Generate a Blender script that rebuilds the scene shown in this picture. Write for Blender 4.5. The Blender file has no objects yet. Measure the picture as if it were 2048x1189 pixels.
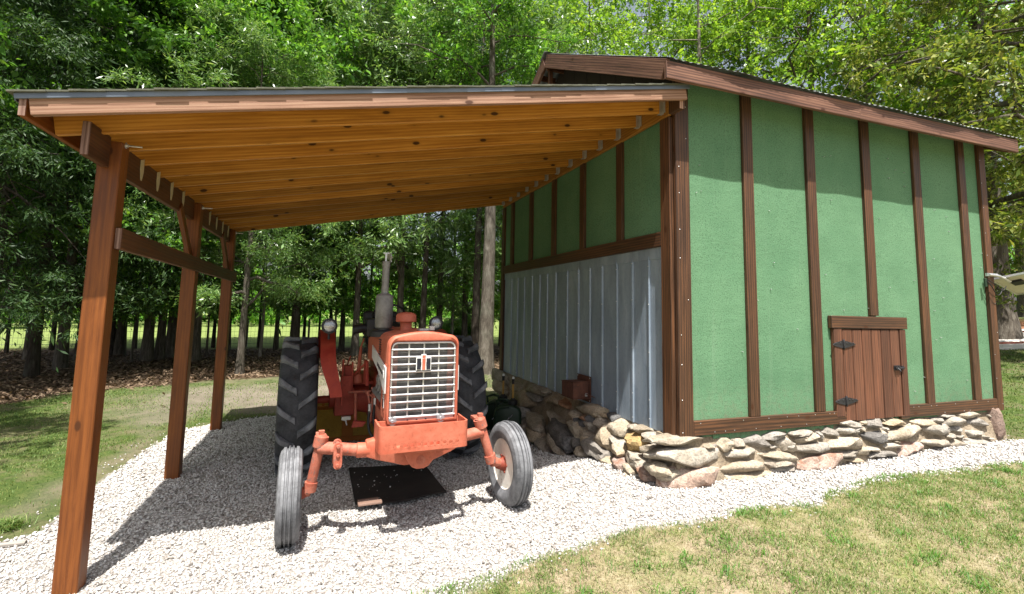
import bpy, bmesh, math, random
import numpy as np
from mathutils import Vector, Matrix

sc = bpy.context.scene
COL = sc.collection
rad = math.radians

# ---------------------------------------------------------------- camera
cam_data = bpy.data.cameras.new("camera")
cam = bpy.data.objects.new("camera", cam_data)
COL.objects.link(cam)
sc.camera = cam
F_PX, CY_PX = 984.79, 516.7
YAW, PITCH, ROLL = 0.34976, 0.10065, 0.019185
cam_data.sensor_width = 36.0
cam_data.lens = F_PX / 2048 * 36
cam_data.shift_y = -(594.5 - CY_PX) / 2048
cam_data.clip_start = 0.05
cam_data.clip_end = 600
_fw = Vector((math.sin(YAW) * math.cos(PITCH), math.cos(YAW) * math.cos(PITCH), math.sin(PITCH)))
_r = Vector((math.cos(YAW), -math.sin(YAW), 0))
_u = _r.cross(_fw)
_r2 = _r * math.cos(ROLL) + _u * math.sin(ROLL)
_u2 = _u * math.cos(ROLL) - _r * math.sin(ROLL)
CAM = Vector((-3.1397, -3.9661, 1.9083))
cam.matrix_world = Matrix(((_r2.x, _u2.x, -_fw.x, CAM.x), (_r2.y, _u2.y, -_fw.y, CAM.y), (_r2.z, _u2.z, -_fw.z, CAM.z), (0, 0, 0, 1)))

# ---------------------------------------------------------------- light
LDIR = Vector((0.10, 0.385, -1.0)).normalized()
sun_data = bpy.data.lights.new("sun", 'SUN')
sun_data.energy = 5.0
sun_data.angle = rad(0.53)
sun_data.color = (1.0, 0.955, 0.88)
sun = bpy.data.objects.new("sun", sun_data)
COL.objects.link(sun)
sun.rotation_euler = LDIR.to_track_quat('-Z', 'Y').to_euler()
sun.location = (-5, -8, 20)
world = bpy.data.worlds.new("World")
sc.world = world
world.use_nodes = True
wn = world.node_tree
bg = wn.nodes['Background']
sky = wn.nodes.new('ShaderNodeTexSky')
sky.sky_type = 'NISHITA'
sky.sun_disc = False
sky.sun_elevation = rad(68.3)
sky.sun_rotation = rad(194.6)
sky.air_density = 1.0
sky.dust_density = 4.0
sky.ozone_density = 1.0
hsv = wn.nodes.new('ShaderNodeHueSaturation')
hsv.inputs['Saturation'].default_value = 0.55
wn.links.new(sky.outputs[0], hsv.inputs['Color'])
wn.links.new(hsv.outputs[0], bg.inputs[0])
bg.inputs[1].default_value = 0.085
sc.view_settings.view_transform = 'Standard'
sc.view_settings.look = 'None'
sc.view_settings.gamma = 1.0
sc.view_settings.use_curve_mapping = False
sc.view_settings.exposure = 1.2
sc.cycles.max_bounces = 8
sc.cycles.diffuse_bounces = 5
sc.cycles.transparent_max_bounces = 4
sc.cycles.sample_clamp_indirect = 6.0

rng = np.random.default_rng(7)
random.seed(7)

# ---------------------------------------------------------------- naming helpers
WORLDM = {}

def thing(name, label, cat, loc=(0, 0, 0), rotz=0.0, roty=0.0, group=None):
    o = bpy.data.objects.new(name, None)
    o.empty_display_size = 0.2
    COL.objects.link(o)
    o.location = loc
    o.rotation_euler = (0, roty, rotz)
    WORLDM[o.name] = Matrix.Translation(loc) @ o.rotation_euler.to_matrix().to_4x4()
    o['label'] = label
    o['category'] = cat
    if group:
        o['group'] = group
    return o

def tag(o, label=None, cat=None, group=None, kind=None):
    if label: o['label'] = label
    if cat: o['category'] = cat
    if group: o['group'] = group
    if kind: o['kind'] = kind
    return o

def put(name, me, parent=None, M=None, local=False, label=None, kind=None):
    """link a mesh object; M is its world matrix (or local to parent when local)"""
    o = bpy.data.objects.new(name, me)
    COL.objects.link(o)
    M = M if M is not None else Matrix.Identity(4)
    if parent is not None:
        o.parent = parent
        PW = WORLDM[parent.name]
        L = M if local else PW.inverted() @ M
        o.matrix_basis = L
        WORLDM[o.name] = PW @ L
    else:
        o.matrix_basis = M
        WORLDM[o.name] = M.copy()
    if label: o['label'] = label
    if kind: o['kind'] = kind
    return o

def copy_tree(o, parent=None):
    c = o.copy()
    COL.objects.link(c)
    if parent is not None:
        c.parent = parent
    for ch in o.children:
        copy_tree(ch, c)
    return c

# ---------------------------------------------------------------- mesh helpers
class MB:
    def __init__(s):
        s.v = []; s.f = []
    def add(s, vs, fs):
        b = len(s.v)
        s.v.extend([tuple(p) for p in vs]); s.f.extend([tuple(i + b for i in f) for f in fs])
        return s
    def box(s, x0, x1, y0, y1, z0, z1):
        vs = [(x0, y0, z0), (x1, y0, z0), (x1, y1, z0), (x0, y1, z0), (x0, y0, z1), (x1, y0, z1), (x1, y1, z1), (x0, y1, z1)]
        return s.add(vs, [(0, 3, 2, 1), (4, 5, 6, 7), (0, 1, 5, 4), (1, 2, 6, 5), (2, 3, 7, 6), (3, 0, 4, 7)])
    def tube(s, pts, radii, n=12, caps=True):
        pts = [Vector(p) for p in pts]
        if not hasattr(radii, '__len__'): radii = [radii] * len(pts)
        t0 = (pts[1] - pts[0]).normalized()
        a = t0.orthogonal().normalized()
        rings = []
        for i, p in enumerate(pts):
            t = (pts[min(i + 1, len(pts) - 1)] - pts[max(i - 1, 0)]).normalized()
            a = (a - t * a.dot(t)).normalized()
            b = t.cross(a)
            rings.append([p + (a * math.cos(2 * math.pi * k / n) + b * math.sin(2 * math.pi * k / n)) * radii[i] for k in range(n)])
        base = len(s.v)
        for r in rings: s.v.extend([tuple(q) for q in r])
        for i in range(len(rings) - 1):
            for k in range(n):
                k2 = (k + 1) % n
                s.f.append((base + i * n + k, base + i * n + k2, base + (i + 1) * n + k2, base + (i + 1) * n + k))
        if caps:
            s.f.append(tuple(base + k for k in range(n - 1, -1, -1)))
            e = base + (len(rings) - 1) * n
            s.f.append(tuple(e + k for k in range(n)))
        return s
    def lathe(s, prof, axis='x', origin=(0, 0, 0), n=32, close=False):
        """prof: list of (axial, radius)"""
        O = Vector(origin); base = len(s.v); m = len(prof)
        for k in range(n):
            c, q = math.cos(2 * math.pi * k / n), math.sin(2 * math.pi * k / n)
            for (a, r) in prof:
                p = {'x': (a, r * c, r * q), 'y': (r * q, a, r * c), 'z': (r * c, r * q, a)}[axis]
                s.v.append((O.x + p[0], O.y + p[1], O.z + p[2]))
        mm = m if close else m - 1
        for k in range(n):
            k2 = (k + 1) % n
            for i in range(mm):
                j = (i + 1) % m
                s.f.append((base + k * m + i, base + k * m + j, base + k2 * m + j, base + k2 * m + i))
        if not close:
            for i in (0, m - 1):
                if prof[i][1] > 1e-4:
                    ring = [base + k * m + i for k in range(n)]
                    s.f.append(tuple(ring[::-1] if i == 0 else ring))
        return s
    def prism(s, poly, axis, a0, a1):
        """poly: 2D outline (other two axes in order), extruded along axis a0..a1"""
        n = len(poly)
        def P(p, a):
            return {'x': (a, p[0], p[1]), 'y': (p[0], a, p[1]), 'z': (p[0], p[1], a)}[axis]
        vs = [P(p, a0) for p in poly] + [P(p, a1) for p in poly]
        fs = [tuple(range(n - 1, -1, -1)), tuple(range(n, 2 * n))] + [(i, (i + 1) % n, n + (i + 1) % n, n + i) for i in range(n)]
        return s.add(vs, fs)
    def mesh(s, name, mat, bevel=0.0, seg=1, smooth=35, uv=True, subsurf=0):
        bm = bmesh.new()
        vs = [bm.verts.new(p) for p in s.v]
        for f in s.f:
            try: bm.faces.new([vs[i] for i in f])
            except ValueError: pass
        bmesh.ops.remove_doubles(bm, verts=bm.verts, dist=1e-5)
        bmesh.ops.recalc_face_normals(bm, faces=bm.faces)
        if bevel > 0:
            es = [e for e in bm.edges if len(e.link_faces) == 2 and e.calc_face_angle(0) > 0.5]
            bmesh.ops.bevel(bm, geom=es, offset=bevel, segments=seg, affect='EDGES', profile=0.5)
        me = bpy.data.meshes.new(name)
        bm.to_mesh(me); bm.free()
        if uv: box_uv(me)
        if smooth:
            me.shade_smooth()
            me.set_sharp_from_angle(angle=rad(smooth))
        for m in (mat if isinstance(mat, (list, tuple)) else [mat]):
            me.materials.append(m)
        return me

def box_uv(me):
    if not me.vertices: return
    n = len(me.vertices)
    co = np.empty(n * 3); me.vertices.foreach_get('co', co); co = co.reshape(-1, 3)
    ext = co.max(0) - co.min(0)
    lay = me.uv_layers.new(name='UVMap')
    li = np.empty(len(me.loops), dtype=np.int32); me.loops.foreach_get('vertex_index', li)
    nrm = np.empty(len(me.polygons) * 3); me.polygons.foreach_get('normal', nrm); nrm = nrm.reshape(-1, 3)
    tot = np.empty(len(me.polygons), dtype=np.int32); me.polygons.foreach_get('loop_total', tot)
    d = np.abs(nrm).argmax(1)
    dl = np.repeat(d, tot)
    uv = np.empty((len(li), 2))
    for ax in range(3):
        oth = [k for k in range(3) if k != ax]
        if ext[oth[1]] > ext[oth[0]]: oth = oth[::-1]
        mk = dl == ax
        uv[mk, 0] = co[li[mk], oth[0]]; uv[mk, 1] = co[li[mk], oth[1]] + ax * 0.37
    lay.data.foreach_set('uv', uv.ravel())

def np_mesh(name, verts, faces, mat, smooth=False):
    """faces: (n,k) int array with k constant"""
    me = bpy.data.meshes.new(name)
    verts = np.asarray(verts, dtype=np.float32); faces = np.asarray(faces, dtype=np.int32)
    n, k = faces.shape
    me.vertices.add(len(verts)); me.vertices.foreach_set('co', verts.ravel())
    me.loops.add(n * k); me.loops.foreach_set('vertex_index', faces.ravel())
    me.polygons.add(n)
    me.polygons.foreach_set('loop_start', np.arange(0, n * k, k, dtype=np.int32))
    me.update(calc_edges=True)
    if smooth: me.shade_smooth()
    me.materials.append(mat)
    return me

def frame(p0, p1, up=(0, 0, 1)):
    """matrix with x along p0->p1, z near up, origin p0"""
    p0 = Vector(p0); x = (Vector(p1) - p0).normalized()
    up = Vector(up); y = up.cross(x).normalized(); z = x.cross(y)
    return Matrix(((x.x, y.x, z.x, p0.x), (x.y, y.y, z.y, p0.y), (x.z, y.z, z.z, p0.z), (0, 0, 0, 1)))

_bcache = {}
def board(name, p0, p1, t, h, mat, parent, up=(0, 0, 1), bevel=0.004, label=None, yoff=0.0, zoff=0.0):
    """beam from p0 to p1 (centre line); t = size across (y), h = size along up (z)"""
    L = (Vector(p1) - Vector(p0)).length
    key = (round(L, 3), round(t, 4), round(h, 4), mat.name, round(yoff, 3), round(zoff, 3), bevel)
    if key not in _bcache:
        _bcache[key] = MB().box(0, L, -t / 2 + yoff, t / 2 + yoff, -h / 2 + zoff, h / 2 + zoff).mesh(name, mat, bevel)
    return put(name, _bcache[key], parent, frame(p0, p1, up), label=label)

def bx(name, x0, x1, y0, y1, z0, z1, mat, parent, bevel=0.003, label=None):
    cx, cy, cz = (x0 + x1) / 2, (y0 + y1) / 2, (z0 + z1) / 2
    me = MB().box(x0 - cx, x1 - cx, y0 - cy, y1 - cy, z0 - cz, z1 - cz).mesh(name, mat, bevel)
    return put(name, me, parent, Matrix.Translation((cx, cy, cz)), label=label)

def ss(a, b, t):
    t = np.clip((t - a) / (b - a), 0, 1); return t * t * (3 - 2 * t)

def H(x, y):
    """ground height"""
    x = np.asarray(x, float); y = np.asarray(y, float)
    sx = ss(-2.6, -.1, x); sy = 1 - ss(.3, 2.7, y)
    rm = ss(2.5, 5.0, x)
    m = .30 * sx * (sy * (1 - rm) + rm * (1 - ss(6, 12, y) * (1 - ss(6, 9, x))))
    return m + .012 * np.clip(x, 0, 6) + .085 * np.clip(x - 6, 0, 18) * ss(-6, 2, y)
def Hf(x, y): return float(H(x, y))

_P = np.random.default_rng(3).random((64, 64))
def vnoise(x, y, s):
    """cheap value noise 0..1"""
    x = np.asarray(x) / s + 100.3; y = np.asarray(y) / s + 57.1
    i = np.floor(x).astype(int); j = np.floor(y).astype(int); fx = x - i; fy = y - j
    fx = fx * fx * (3 - 2 * fx); fy = fy * fy * (3 - 2 * fy)
    g = lambda a, b: _P[a % 64, b % 64]
    return (g(i, j) * (1 - fx) + g(i + 1, j) * fx) * (1 - fy) + (g(i, j + 1) * (1 - fx) + g(i + 1, j + 1) * fx) * fy

def inpoly(x, y, poly):
    x = np.asarray(x); y = np.asarray(y); ins = np.zeros(x.shape, bool)
    for (x0, y0), (x1, y1) in zip(poly, poly[1:] + poly[:1]):
        c = ((y0 > y) != (y1 > y))
        with np.errstate(divide='ignore', invalid='ignore'):
            xi = (x1 - x0) * (y - y0) / (y1 - y0 if y1 != y0 else 1e-9) + x0
        ins ^= c & (x < xi)
    return ins
# ---------------------------------------------------------------- materials
class NT:
    def __init__(s, name):
        s.m = bpy.data.materials.new(name); s.m.use_nodes = True
        s.t = s.m.node_tree; s.b = s.t.nodes['Principled BSDF']
    def n(s, typ, **kw):
        nd = s.t.nodes.new('ShaderNode' + typ)
        for k, v in kw.items(): setattr(nd, k, v)
        return nd
    def l(s, a, b): s.t.links.new(a, b)
    def val(s, x): 
        nd = s.n('Value'); nd.outputs[0].default_value = x; return nd.outputs[0]
    def math(s, op, a, b=None, clamp=False):
        nd = s.n('Math', operation=op, use_clamp=clamp)
        for i, q in enumerate((a, b)):
            if q is None: continue
            if hasattr(q, 'is_linked'): s.l(q, nd.inputs[i])
            else: nd.inputs[i].default_value = q
        return nd.outputs[0]
    def mix(s, fac, a, b, blend='MIX'):
        nd = s.n('Mix', data_type='RGBA', blend_type=blend)
        for q, i in ((fac, 0), (a, 6), (b, 7)):
            if hasattr(q, 'is_linked'): s.l(q, nd.inputs[i])
            elif i == 0: nd.inputs[0].default_value = q
            else: nd.inputs[i].default_value = (*q, 1)
        return nd.outputs[2]
    def ramp(s, fac, stops, interp='LINEAR'):
        nd = s.n('ValToRGB'); nd.color_ramp.interpolation = interp
        e = nd.color_ramp.elements
        while len(e) < len(stops): e.new(0.5)
        for q, (p, c) in zip(e, stops):
            q.position = p
            q.color = (*c, 1) if hasattr(c, '__len__') else (c, c, c, 1)
        s.l(fac, nd.inputs[0]); return nd.outputs[0]
    def coord(s, kind='Object'):
        nd = s.n('TexCoord'); return nd.outputs[kind]
    def pos(s): return s.n('NewGeometry').outputs['Position']
    def mapping(s, vec, scale=(1, 1, 1), loc=None):
        nd = s.n('Mapping'); s.l(vec, nd.inputs[0]); nd.inputs['Scale'].default_value = scale
        if loc is not None:
            if hasattr(loc, 'is_linked'): s.l(loc, nd.inputs['Location'])
            else: nd.inputs['Location'].default_value = loc
        return nd.outputs[0]
    def noise(s, vec, scale=5, detail=4, rough=0.55, dist=0.0):
        nd = s.n('TexNoise'); s.l(vec, nd.inputs['Vector'])
        nd.inputs['Scale'].default_value = scale; nd.inputs['Detail'].default_value = detail
        nd.inputs['Roughness'].default_value = rough; nd.inputs['Distortion'].default_value = dist
        return nd.outputs[0]
    def voro(s, vec, scale=5, feature='F1', out='Distance', rnd=1.0):
        nd = s.n('TexVoronoi', feature=feature); s.l(vec, nd.inputs['Vector']); nd.inputs['Scale'].default_value = scale
        nd.inputs['Randomness'].default_value = rnd
        return nd.outputs[out]
    def orand(s): return s.n('ObjectInfo').outputs['Random']
    def bump(s, h, strength=0.3, dist=0.01):
        nd = s.n('Bump'); nd.inputs['Strength'].default_value = strength; nd.inputs['Distance'].default_value = dist
        s.l(h, nd.inputs['Height']); s.l(nd.outputs[0], s.b.inputs['Normal']); return nd
    def set(s, **kw):
        nm = {'color': 'Base Color', 'rough': 'Roughness', 'metal': 'Metallic', 'spec': 'Specular IOR Level', 'coat': 'Coat Weight', 'trans': 'Transmission Weight'}
        for k, v in kw.items():
            i = s.b.inputs[nm[k]]
            if hasattr(v, 'is_linked'): s.l(v, i)
            else: i.default_value = (*v, 1) if k == 'color' else v
        return s.m

def wood(name, dark, mid, light, rough=0.5, knots=0.0, streak=0.5, coat=0.0, knotc=(.05, .015, .004), var=.80, freq=26):
    t = NT(name)
    uv = t.n('UVMap').outputs[0]
    r = t.orand()
    comb = t.n('CombineXYZ'); t.l(t.math('MULTIPLY', r, 37.0), comb.inputs[0]); t.l(t.math('MULTIPLY', r, 91.0), comb.inputs[1])
    g1 = t.noise(t.mapping(uv, (1.1, freq, 1), comb.outputs[0]), 1.0, 6, 0.62, 1.4)
    g2 = t.noise(t.mapping(uv, (4, 170, 1), comb.outputs[0]), 1.0, 3, 0.6, 0.3)
    g3 = t.noise(t.mapping(uv, (.8, 3, 1), comb.outputs[0]), 1.0, 3, 0.5, 0.5)
    # cathedral grain lines
    ring = t.n('TexWave', wave_type='BANDS', bands_direction='Y'); t.l(t.mapping(uv, (.45, 9, 1), comb.outputs[0]), ring.inputs[0])
    ring.inputs['Scale'].default_value = 1.2; ring.inputs['Distortion'].default_value = 9; ring.inputs['Detail'].default_value = 3; ring.inputs['Detail Scale'].default_value = .7
    f = t.math('ADD', t.math('MULTIPLY', g1, .75), t.math('MULTIPLY', ring.outputs[1], .25 * streak))
    f = t.math('ADD', f, t.math('MULTIPLY', t.math('SUBTRACT', g2, .5), .35))
    f = t.math('ADD', f, t.math('MULTIPLY', t.math('SUBTRACT', g3, .5), .45))
    c = t.ramp(f, [(.28, dark), (.5, mid), (.74, light)])
    # tint per piece
    tint = t.ramp(r, [(0, (var, var * .97, var * .95)), (.5, (1, 1, 1)), (1, (1.08, 1.0, .92))])
    c = t.mix(1.0, c, tint, 'MULTIPLY')
    if knots > 0:
        km = t.mapping(uv, (3.6, 7.5, 1), comb.outputs[0])
        kv = t.voro(km, 1.0)
        ks = t.n('SeparateColor'); t.l(t.voro(km, 1.0, out='Color'), ks.inputs[0])
        gate = t.ramp(ks.outputs[0], [(.52 - .22 * knots, 0.0), (.56 - .22 * knots, 1.0)])
        k = t.math('MULTIPLY', t.ramp(kv, [(0.10, 1.0), (0.15, 0.0)]), gate)
        kk = t.math('MULTIPLY', t.ramp(kv, [(0.05, 1.0), (0.30, 0.0)]), gate)
        c = t.mix(t.math('MULTIPLY', kk, .45), c, tuple(q * .55 for q in mid))
        c = t.mix(t.math('MULTIPLY', k, .9), c, knotc)
    t.bump(t.math('ADD', g2, t.math('MULTIPLY', g1, .8)), .25, .004)
    rr = t.ramp(g1, [(.3, rough - .08), (.7, rough + .12)])
    return t.set(color=c, rough=rr, coat=coat, spec=.35)

M = {}
M['post'] = wood('stained_post_wood', (.110, .033, .008), (.185, .058, .012), (.265, .095, .019), .45, .12, .4, freq=11)
M['fascia'] = wood('weathered_fascia_wood', (.19, .095, .056), (.32, .18, .118), (.41, .26, .18), .65, .2, 1.0)
M['beam'] = wood('dark_beam_wood', (.05, .02, .010), (.105, .042, .018), (.17, .07, .028), .55, .2, .6)
M['rafter'] = wood('amber_pine', (.28, .120, .018), (.42, .195, .030), (.54, .28, .055), .5, 1.0, .8, knotc=(.030, .009, .003), var=.65)
M['batten'] = wood('dark_brown_stain', (.032, .017, .010), (.066, .033, .018), (.135, .060, .026), .5, .08, 1.0)
M['fascia_dark'] = wood('brown_fascia_wood', (.055, .028, .019), (.125, .060, .040), (.22, .115, .075), .6, .15, 1.0)
M['plank'] = wood('door_plank_wood', (.065, .028, .017), (.12, .052, .030), (.20, .082, .044), .6, .1, .7)
M['old_wood'] = wood('old_scrap_wood', (.10, .06, .045), (.22, .14, .11), (.32, .22, .18), .8, .1, .8)
M['grey_wood'] = wood('weathered_grey_wood', (.10, .09, .08), (.22, .2, .18), (.36, .33, .30), .8, .1, .8)
M['end'] = wood('end_grain', (.09, .045, .03), (.19, .11, .085), (.33, .22, .18), .75, 0, 1.0)

# green roll roofing
t = NT('green_granule_felt')
p = t.pos()
fine = t.noise(p, 190, 2, .7)
spk = t.noise(p, 75, 3, .7)
big = t.noise(p, 1.3, 4, .6)
med = t.noise(t.mapping(p, (2, 2, 7)), 1.0, 4, .6, 1.0)
c = t.ramp(big, [(.3, (.088, .194, .105)), (.7, (.126, .250, .139))])
c = t.mix(t.ramp(spk, [(.34, .75), (.50, 0)]), c, (.042, .095, .050))
c = t.mix(t.ramp(fine, [(.60, 0), (.78, .45)]), c, (.42, .50, .40))
c = t.mix(t.ramp(t.noise(p, 9, 5, .7), [(.70, 0), (.80, .5)]), c, (.07, .10, .07))
sz_ = t.n('SeparateXYZ'); t.l(p, sz_.inputs[0])
spl = t.math('MULTIPLY', t.math('SUBTRACT', 1.0, t.math('MULTIPLY', t.math('SUBTRACT', sz_.outputs[2], .8), 2.2), clamp=True), t.ramp(t.noise(p, 14, 6, .75), [(.46, 0), (.66, .6)]))
c = t.mix(spl, c, (.16, .15, .10))
c = t.mix(t.ramp(t.noise(t.mapping(p, (7, 7, .35)), 1.0, 5, .7, .3), [(.58, 0), (.78, .35)]), c, (.20, .30, .20))
hgt = t.math('ADD', t.math('MULTIPLY', med, 1.6), t.math('ADD', t.math('MULTIPLY', big, 3), t.math('MULTIPLY', spk, .9)))
t.bump(hgt, .30, .008)
M['green'] = t.set(color=c, rough=.93, spec=.2)

# galvanised sheet
t = NT('galvanised_sheet')
p = t.pos()
n1 = t.noise(t.mapping(p, (5, 5, 1.2)), 1.0, 5, .6, .6)
n2 = t.noise(p, 22, 5, .65)
c = t.ramp(n1, [(.3, (.20, .25, .315)), (.55, (.285, .35, .425)), (.8, (.40, .465, .54))])
c = t.mix(t.ramp(n2, [(.55, 0), (.8, .55)]), c, (.20, .23, .27))
tint = t.ramp(t.orand(), [(0, (.85, .87, .9)), (1, (1.05, 1.05, 1.05))])
c = t.mix(1.0, c, tint, 'MULTIPLY')
wr = t.noise(t.mapping(p, (4, 4, .7)), 1.0, 3, .5, .8)
t.bump(wr, .35, .02)
M['galv'] = t.set(color=c, rough=t.ramp(n2, [(.3, .38), (.7, .58)]), metal=.3)

# painted / simple materials
def paint(name, base, faded=None, rough=.45, metal=0, rust=0.0, dirt=.3, scale=6, coat=0, rustc=(.16, .055, .02), bump=.1):
    t = NT(name)
    p = t.coord('Object')
    n1 = t.noise(p, scale, 6, .6, .4); n2 = t.noise(p, scale * 6, 4, .7)
    faded = faded or tuple(min(1, q * 1.25 + .01) for q in base)
    c = t.ramp(n1, [(.32, base), (.72, faded)])
    if dirt: c = t.mix(t.ramp(n2, [(.52, 0), (.78, dirt)]), c, tuple(q * .4 for q in base))
    if rust:
        n3 = t.noise(p, scale * 1.7, 8, .75, .8)
        c = t.mix(t.ramp(n3, [(.66 - .2 * rust, 0), (.72 - .18 * rust, .9)]), c, rustc)
    t.bump(t.math('ADD', n2, n1), bump, .004)
    return t.set(color=c, rough=t.ramp(n1, [(.3, rough), (.8, min(1, rough + .2))]), metal=metal, coat=coat, spec=.4)
M['red'] = paint('faded_red_paint', (.40, .086, .046), (.53, .170, .105), .5, rust=.2, dirt=.55)
M['red_dark'] = paint('grimy_red_paint', (.32, .042, .027), (.46, .085, .052), .5, rust=.2, dirt=.6)
M['red_worn'] = paint('worn_red_paint', (.33, .072, .040), (.50, .185, .125), .6, rust=.55, dirt=.6, scale=13, rustc=(.17, .115, .10), bump=.3)
M['chrome'] = paint('dull_aluminium', (.50, .505, .52), (.68, .68, .69), .28, metal=.75, rust=.10, dirt=.2, scale=9, rustc=(.36, .17, .05), bump=.03)
M['silver'] = paint('silver_panel', (.62, .62, .62), (.78, .78, .77), .4, metal=.2, dirt=.25)
M['steel'] = paint('galvanised_steel', (.50, .51, .52), (.68, .69, .70), .35, metal=.8, dirt=.2, scale=20)
M['muffler'] = paint('scorched_muffler_steel', (.17, .165, .16), (.34, .335, .33), .55, metal=.5, rust=.2, dirt=.5, scale=9, rustc=(.11, .055, .035))
M['black_metal'] = paint('black_painted_iron', (.012, .012, .014), (.028, .028, .032), .4, dirt=0)
M['black_plastic'] = paint('black_plastic', (.010, .010, .011), (.02, .02, .022), .45, dirt=0)
M['rusty'] = paint('rusty_sheet_iron', (.065, .026, .018), (.14, .058, .038), .85, rust=.3, dirt=.5, scale=12, rustc=(.20, .075, .03), bump=.4)
M['rim'] = paint('cream_rim_paint', (.62, .57, .50), (.76, .73, .68), .5, rust=.25, dirt=.35, scale=5, rustc=(.28, .13, .06))
M['hub'] = paint('rusty_red_hub', (.20, .035, .02), (.28, .06, .03), .65, rust=.5, dirt=.5, scale=14, rustc=(.11, .04, .02))
M['yellow'] = paint('old_yellow_paint', (.42, .25, .035), (.55, .35, .06), .6, rust=.2, dirt=.5)
M['orange'] = paint('old_orange_paint', (.42, .13, .02), (.5, .19, .04), .6, rust=.2, dirt=.4)
M['white'] = paint('white_paint', (.72, .72, .70), (.8, .8, .79), .45, dirt=.1)
M['decal_black'] = paint('emblem_black', (.012, .014, .022), (.02, .022, .032), .35, dirt=0)
M['drip'] = paint('blue_grey_drip_edge', (.10, .125, .165), (.17, .20, .25), .35, metal=.3, dirt=.1, scale=2)
M['shingle'] = paint('mossy_shingle', (.075, .08, .058), (.13, .13, .10), .95, dirt=.6, scale=14, bump=.6)
M['tie'] = paint('galvanised_tie', (.58, .52, .33), (.68, .62, .44), .5, metal=.3, dirt=.3, scale=30)
M['jug'] = paint('dark_green_plastic', (.012, .030, .016), (.02, .042, .022), .35, dirt=.1)
M['amber'] = paint('amber_plastic_tube', (.42, .24, .05), (.5, .3, .08), .35, dirt=0)
M['mat'] = paint('black_rubber_sheet', (.012, .010, .009), (.040, .033, .028), .8, dirt=.4, scale=4, bump=.5)
M['dark'] = paint('dark_gable_boards', (.020, .014, .010), (.035, .024, .018), .85, dirt=.4)
M['panel_glass'] = paint('solar_cells', (.02, .025, .05), (.03, .035, .06), .15, dirt=0)
M['panel_back'] = paint('solar_backing', (.45, .44, .34), (.55, .53, .42), .5, dirt=.2)
M['lens'] = paint('headlamp_lens', (.30, .32, .34), (.62, .64, .66), .15, metal=.6, dirt=.15, scale=22, bump=.5)
M['wire'] = paint('fence_wire', (.12, .12, .12), (.2, .2, .2), .5, metal=.6, dirt=0)
M['metal_roof'] = paint('corrugated_roof_sheet', (.30, .31, .32), (.42, .43, .44), .4, metal=.6, dirt=.2, scale=2)
M['concrete'] = paint('pale_concrete', (.52, .49, .46), (.64, .61, .58), .9, dirt=.15, scale=3)
M['brickred'] = paint('edging_brick', (.30, .10, .07), (.40, .16, .12), .9, dirt=.2, scale=8)

# rubber
def rubber(name, dark, grey_tone, amt):
    t = NT(name)
    p = t.coord('Object')
    n1 = t.noise(p, 7, 6, .65, .3); n2 = t.noise(p, 60, 3, .7)
    f = t.math('ADD', t.math('MULTIPLY', n1, .8), t.math('MULTIPLY', n2, .25))
    c = t.ramp(f, [(.35, dark), (.75 - .12 * amt, grey_tone)])
    t.bump(n2, .15, .003)
    return t.set(color=c, rough=.68, spec=.35)
M['tyre'] = rubber('black_tyre_rubber', (.012, .013, .015), (.075, .078, .088), .35)  # grey-blue highlights are mixed into the rubber colour in noise patches
M['lug'] = rubber('dusty_lug_rubber', (.036, .039, .045), (.18, .188, .205), .9)
M['front_tyre'] = rubber('dusty_front_tyre', (.05, .052, .058), (.20, .205, .22), .8)

# stones
def stone_mat(name, a, b, c3, rustamt=0.0):
    t = NT(name)
    p = t.pos()
    n1 = t.noise(p, 5, 7, .62, .4); n2 = t.noise(p, 45, 5, .7); n3 = t.noise(p, 150, 2, .7)
    c = t.ramp(n1, [(.3, a), (.52, b), (.72, c3)])
    c = t.mix(t.ramp(n2, [(.38, .7), (.52, 0)]), c, tuple(q * .42 for q in b))
    c = t.mix(t.ramp(n3, [(.6, 0), (.8, .5)]), c, tuple(min(.75, q * 1.7) for q in c3))
    if rustamt: c = t.mix(t.ramp(t.noise(p, 7, 6, .7, .6), [(.52, 0), (.62, rustamt)]), c, (.22, .085, .04))
    tint = t.ramp(t.orand(), [(0, (.80, .80, .82)), (.5, (1, 1, 1)), (1, (1.02, .94, .85))])
    c = t.mix(1.0, c, tint, 'MULTIPLY')
    h = t.math('ADD', t.math('MULTIPLY', n1, 2.2), t.math('ADD', t.math('MULTIPLY', n2, .8), t.math('MULTIPLY', n3, .25)))
    t.bump(h, .8, .022)
    return t.set(color=c, rough=.92, spec=.2)
SM = {'t': stone_mat('tan_fieldstone', (.27, .22, .155), (.40, .34, .26), (.51, .455, .37)),
      'w': stone_mat('pale_fieldstone', (.28, .24, .185), (.39, .35, .295), (.50, .47, .42)),
      'g': stone_mat('grey_fieldstone', (.22, .195, .165), (.34, .31, .27), (.45, .42, .375)),
      'd': stone_mat('dark_fieldstone', (.075, .074, .075), (.125, .122, .120), (.21, .205, .20)),
      'p': stone_mat('pinkish_fieldstone', (.30, .20, .15), (.42, .32, .27), (.55, .46, .41), .6),
      'r': stone_mat('reddish_fieldstone', (.26, .14, .08), (.36, .22, .14), (.44, .30, .22), .4),
      'y': stone_mat('yellow_fieldstone', (.30, .21, .10), (.44, .33, .17), (.54, .43, .26)),
      'b': stone_mat('brown_fieldstone', (.17, .115, .09), (.29, .21, .17), (.42, .33, .28), .3)}
M['mortar'] = stone_mat('rough_mortar', (.20, .165, .12), (.31, .265, .205), (.40, .355, .29))

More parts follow.
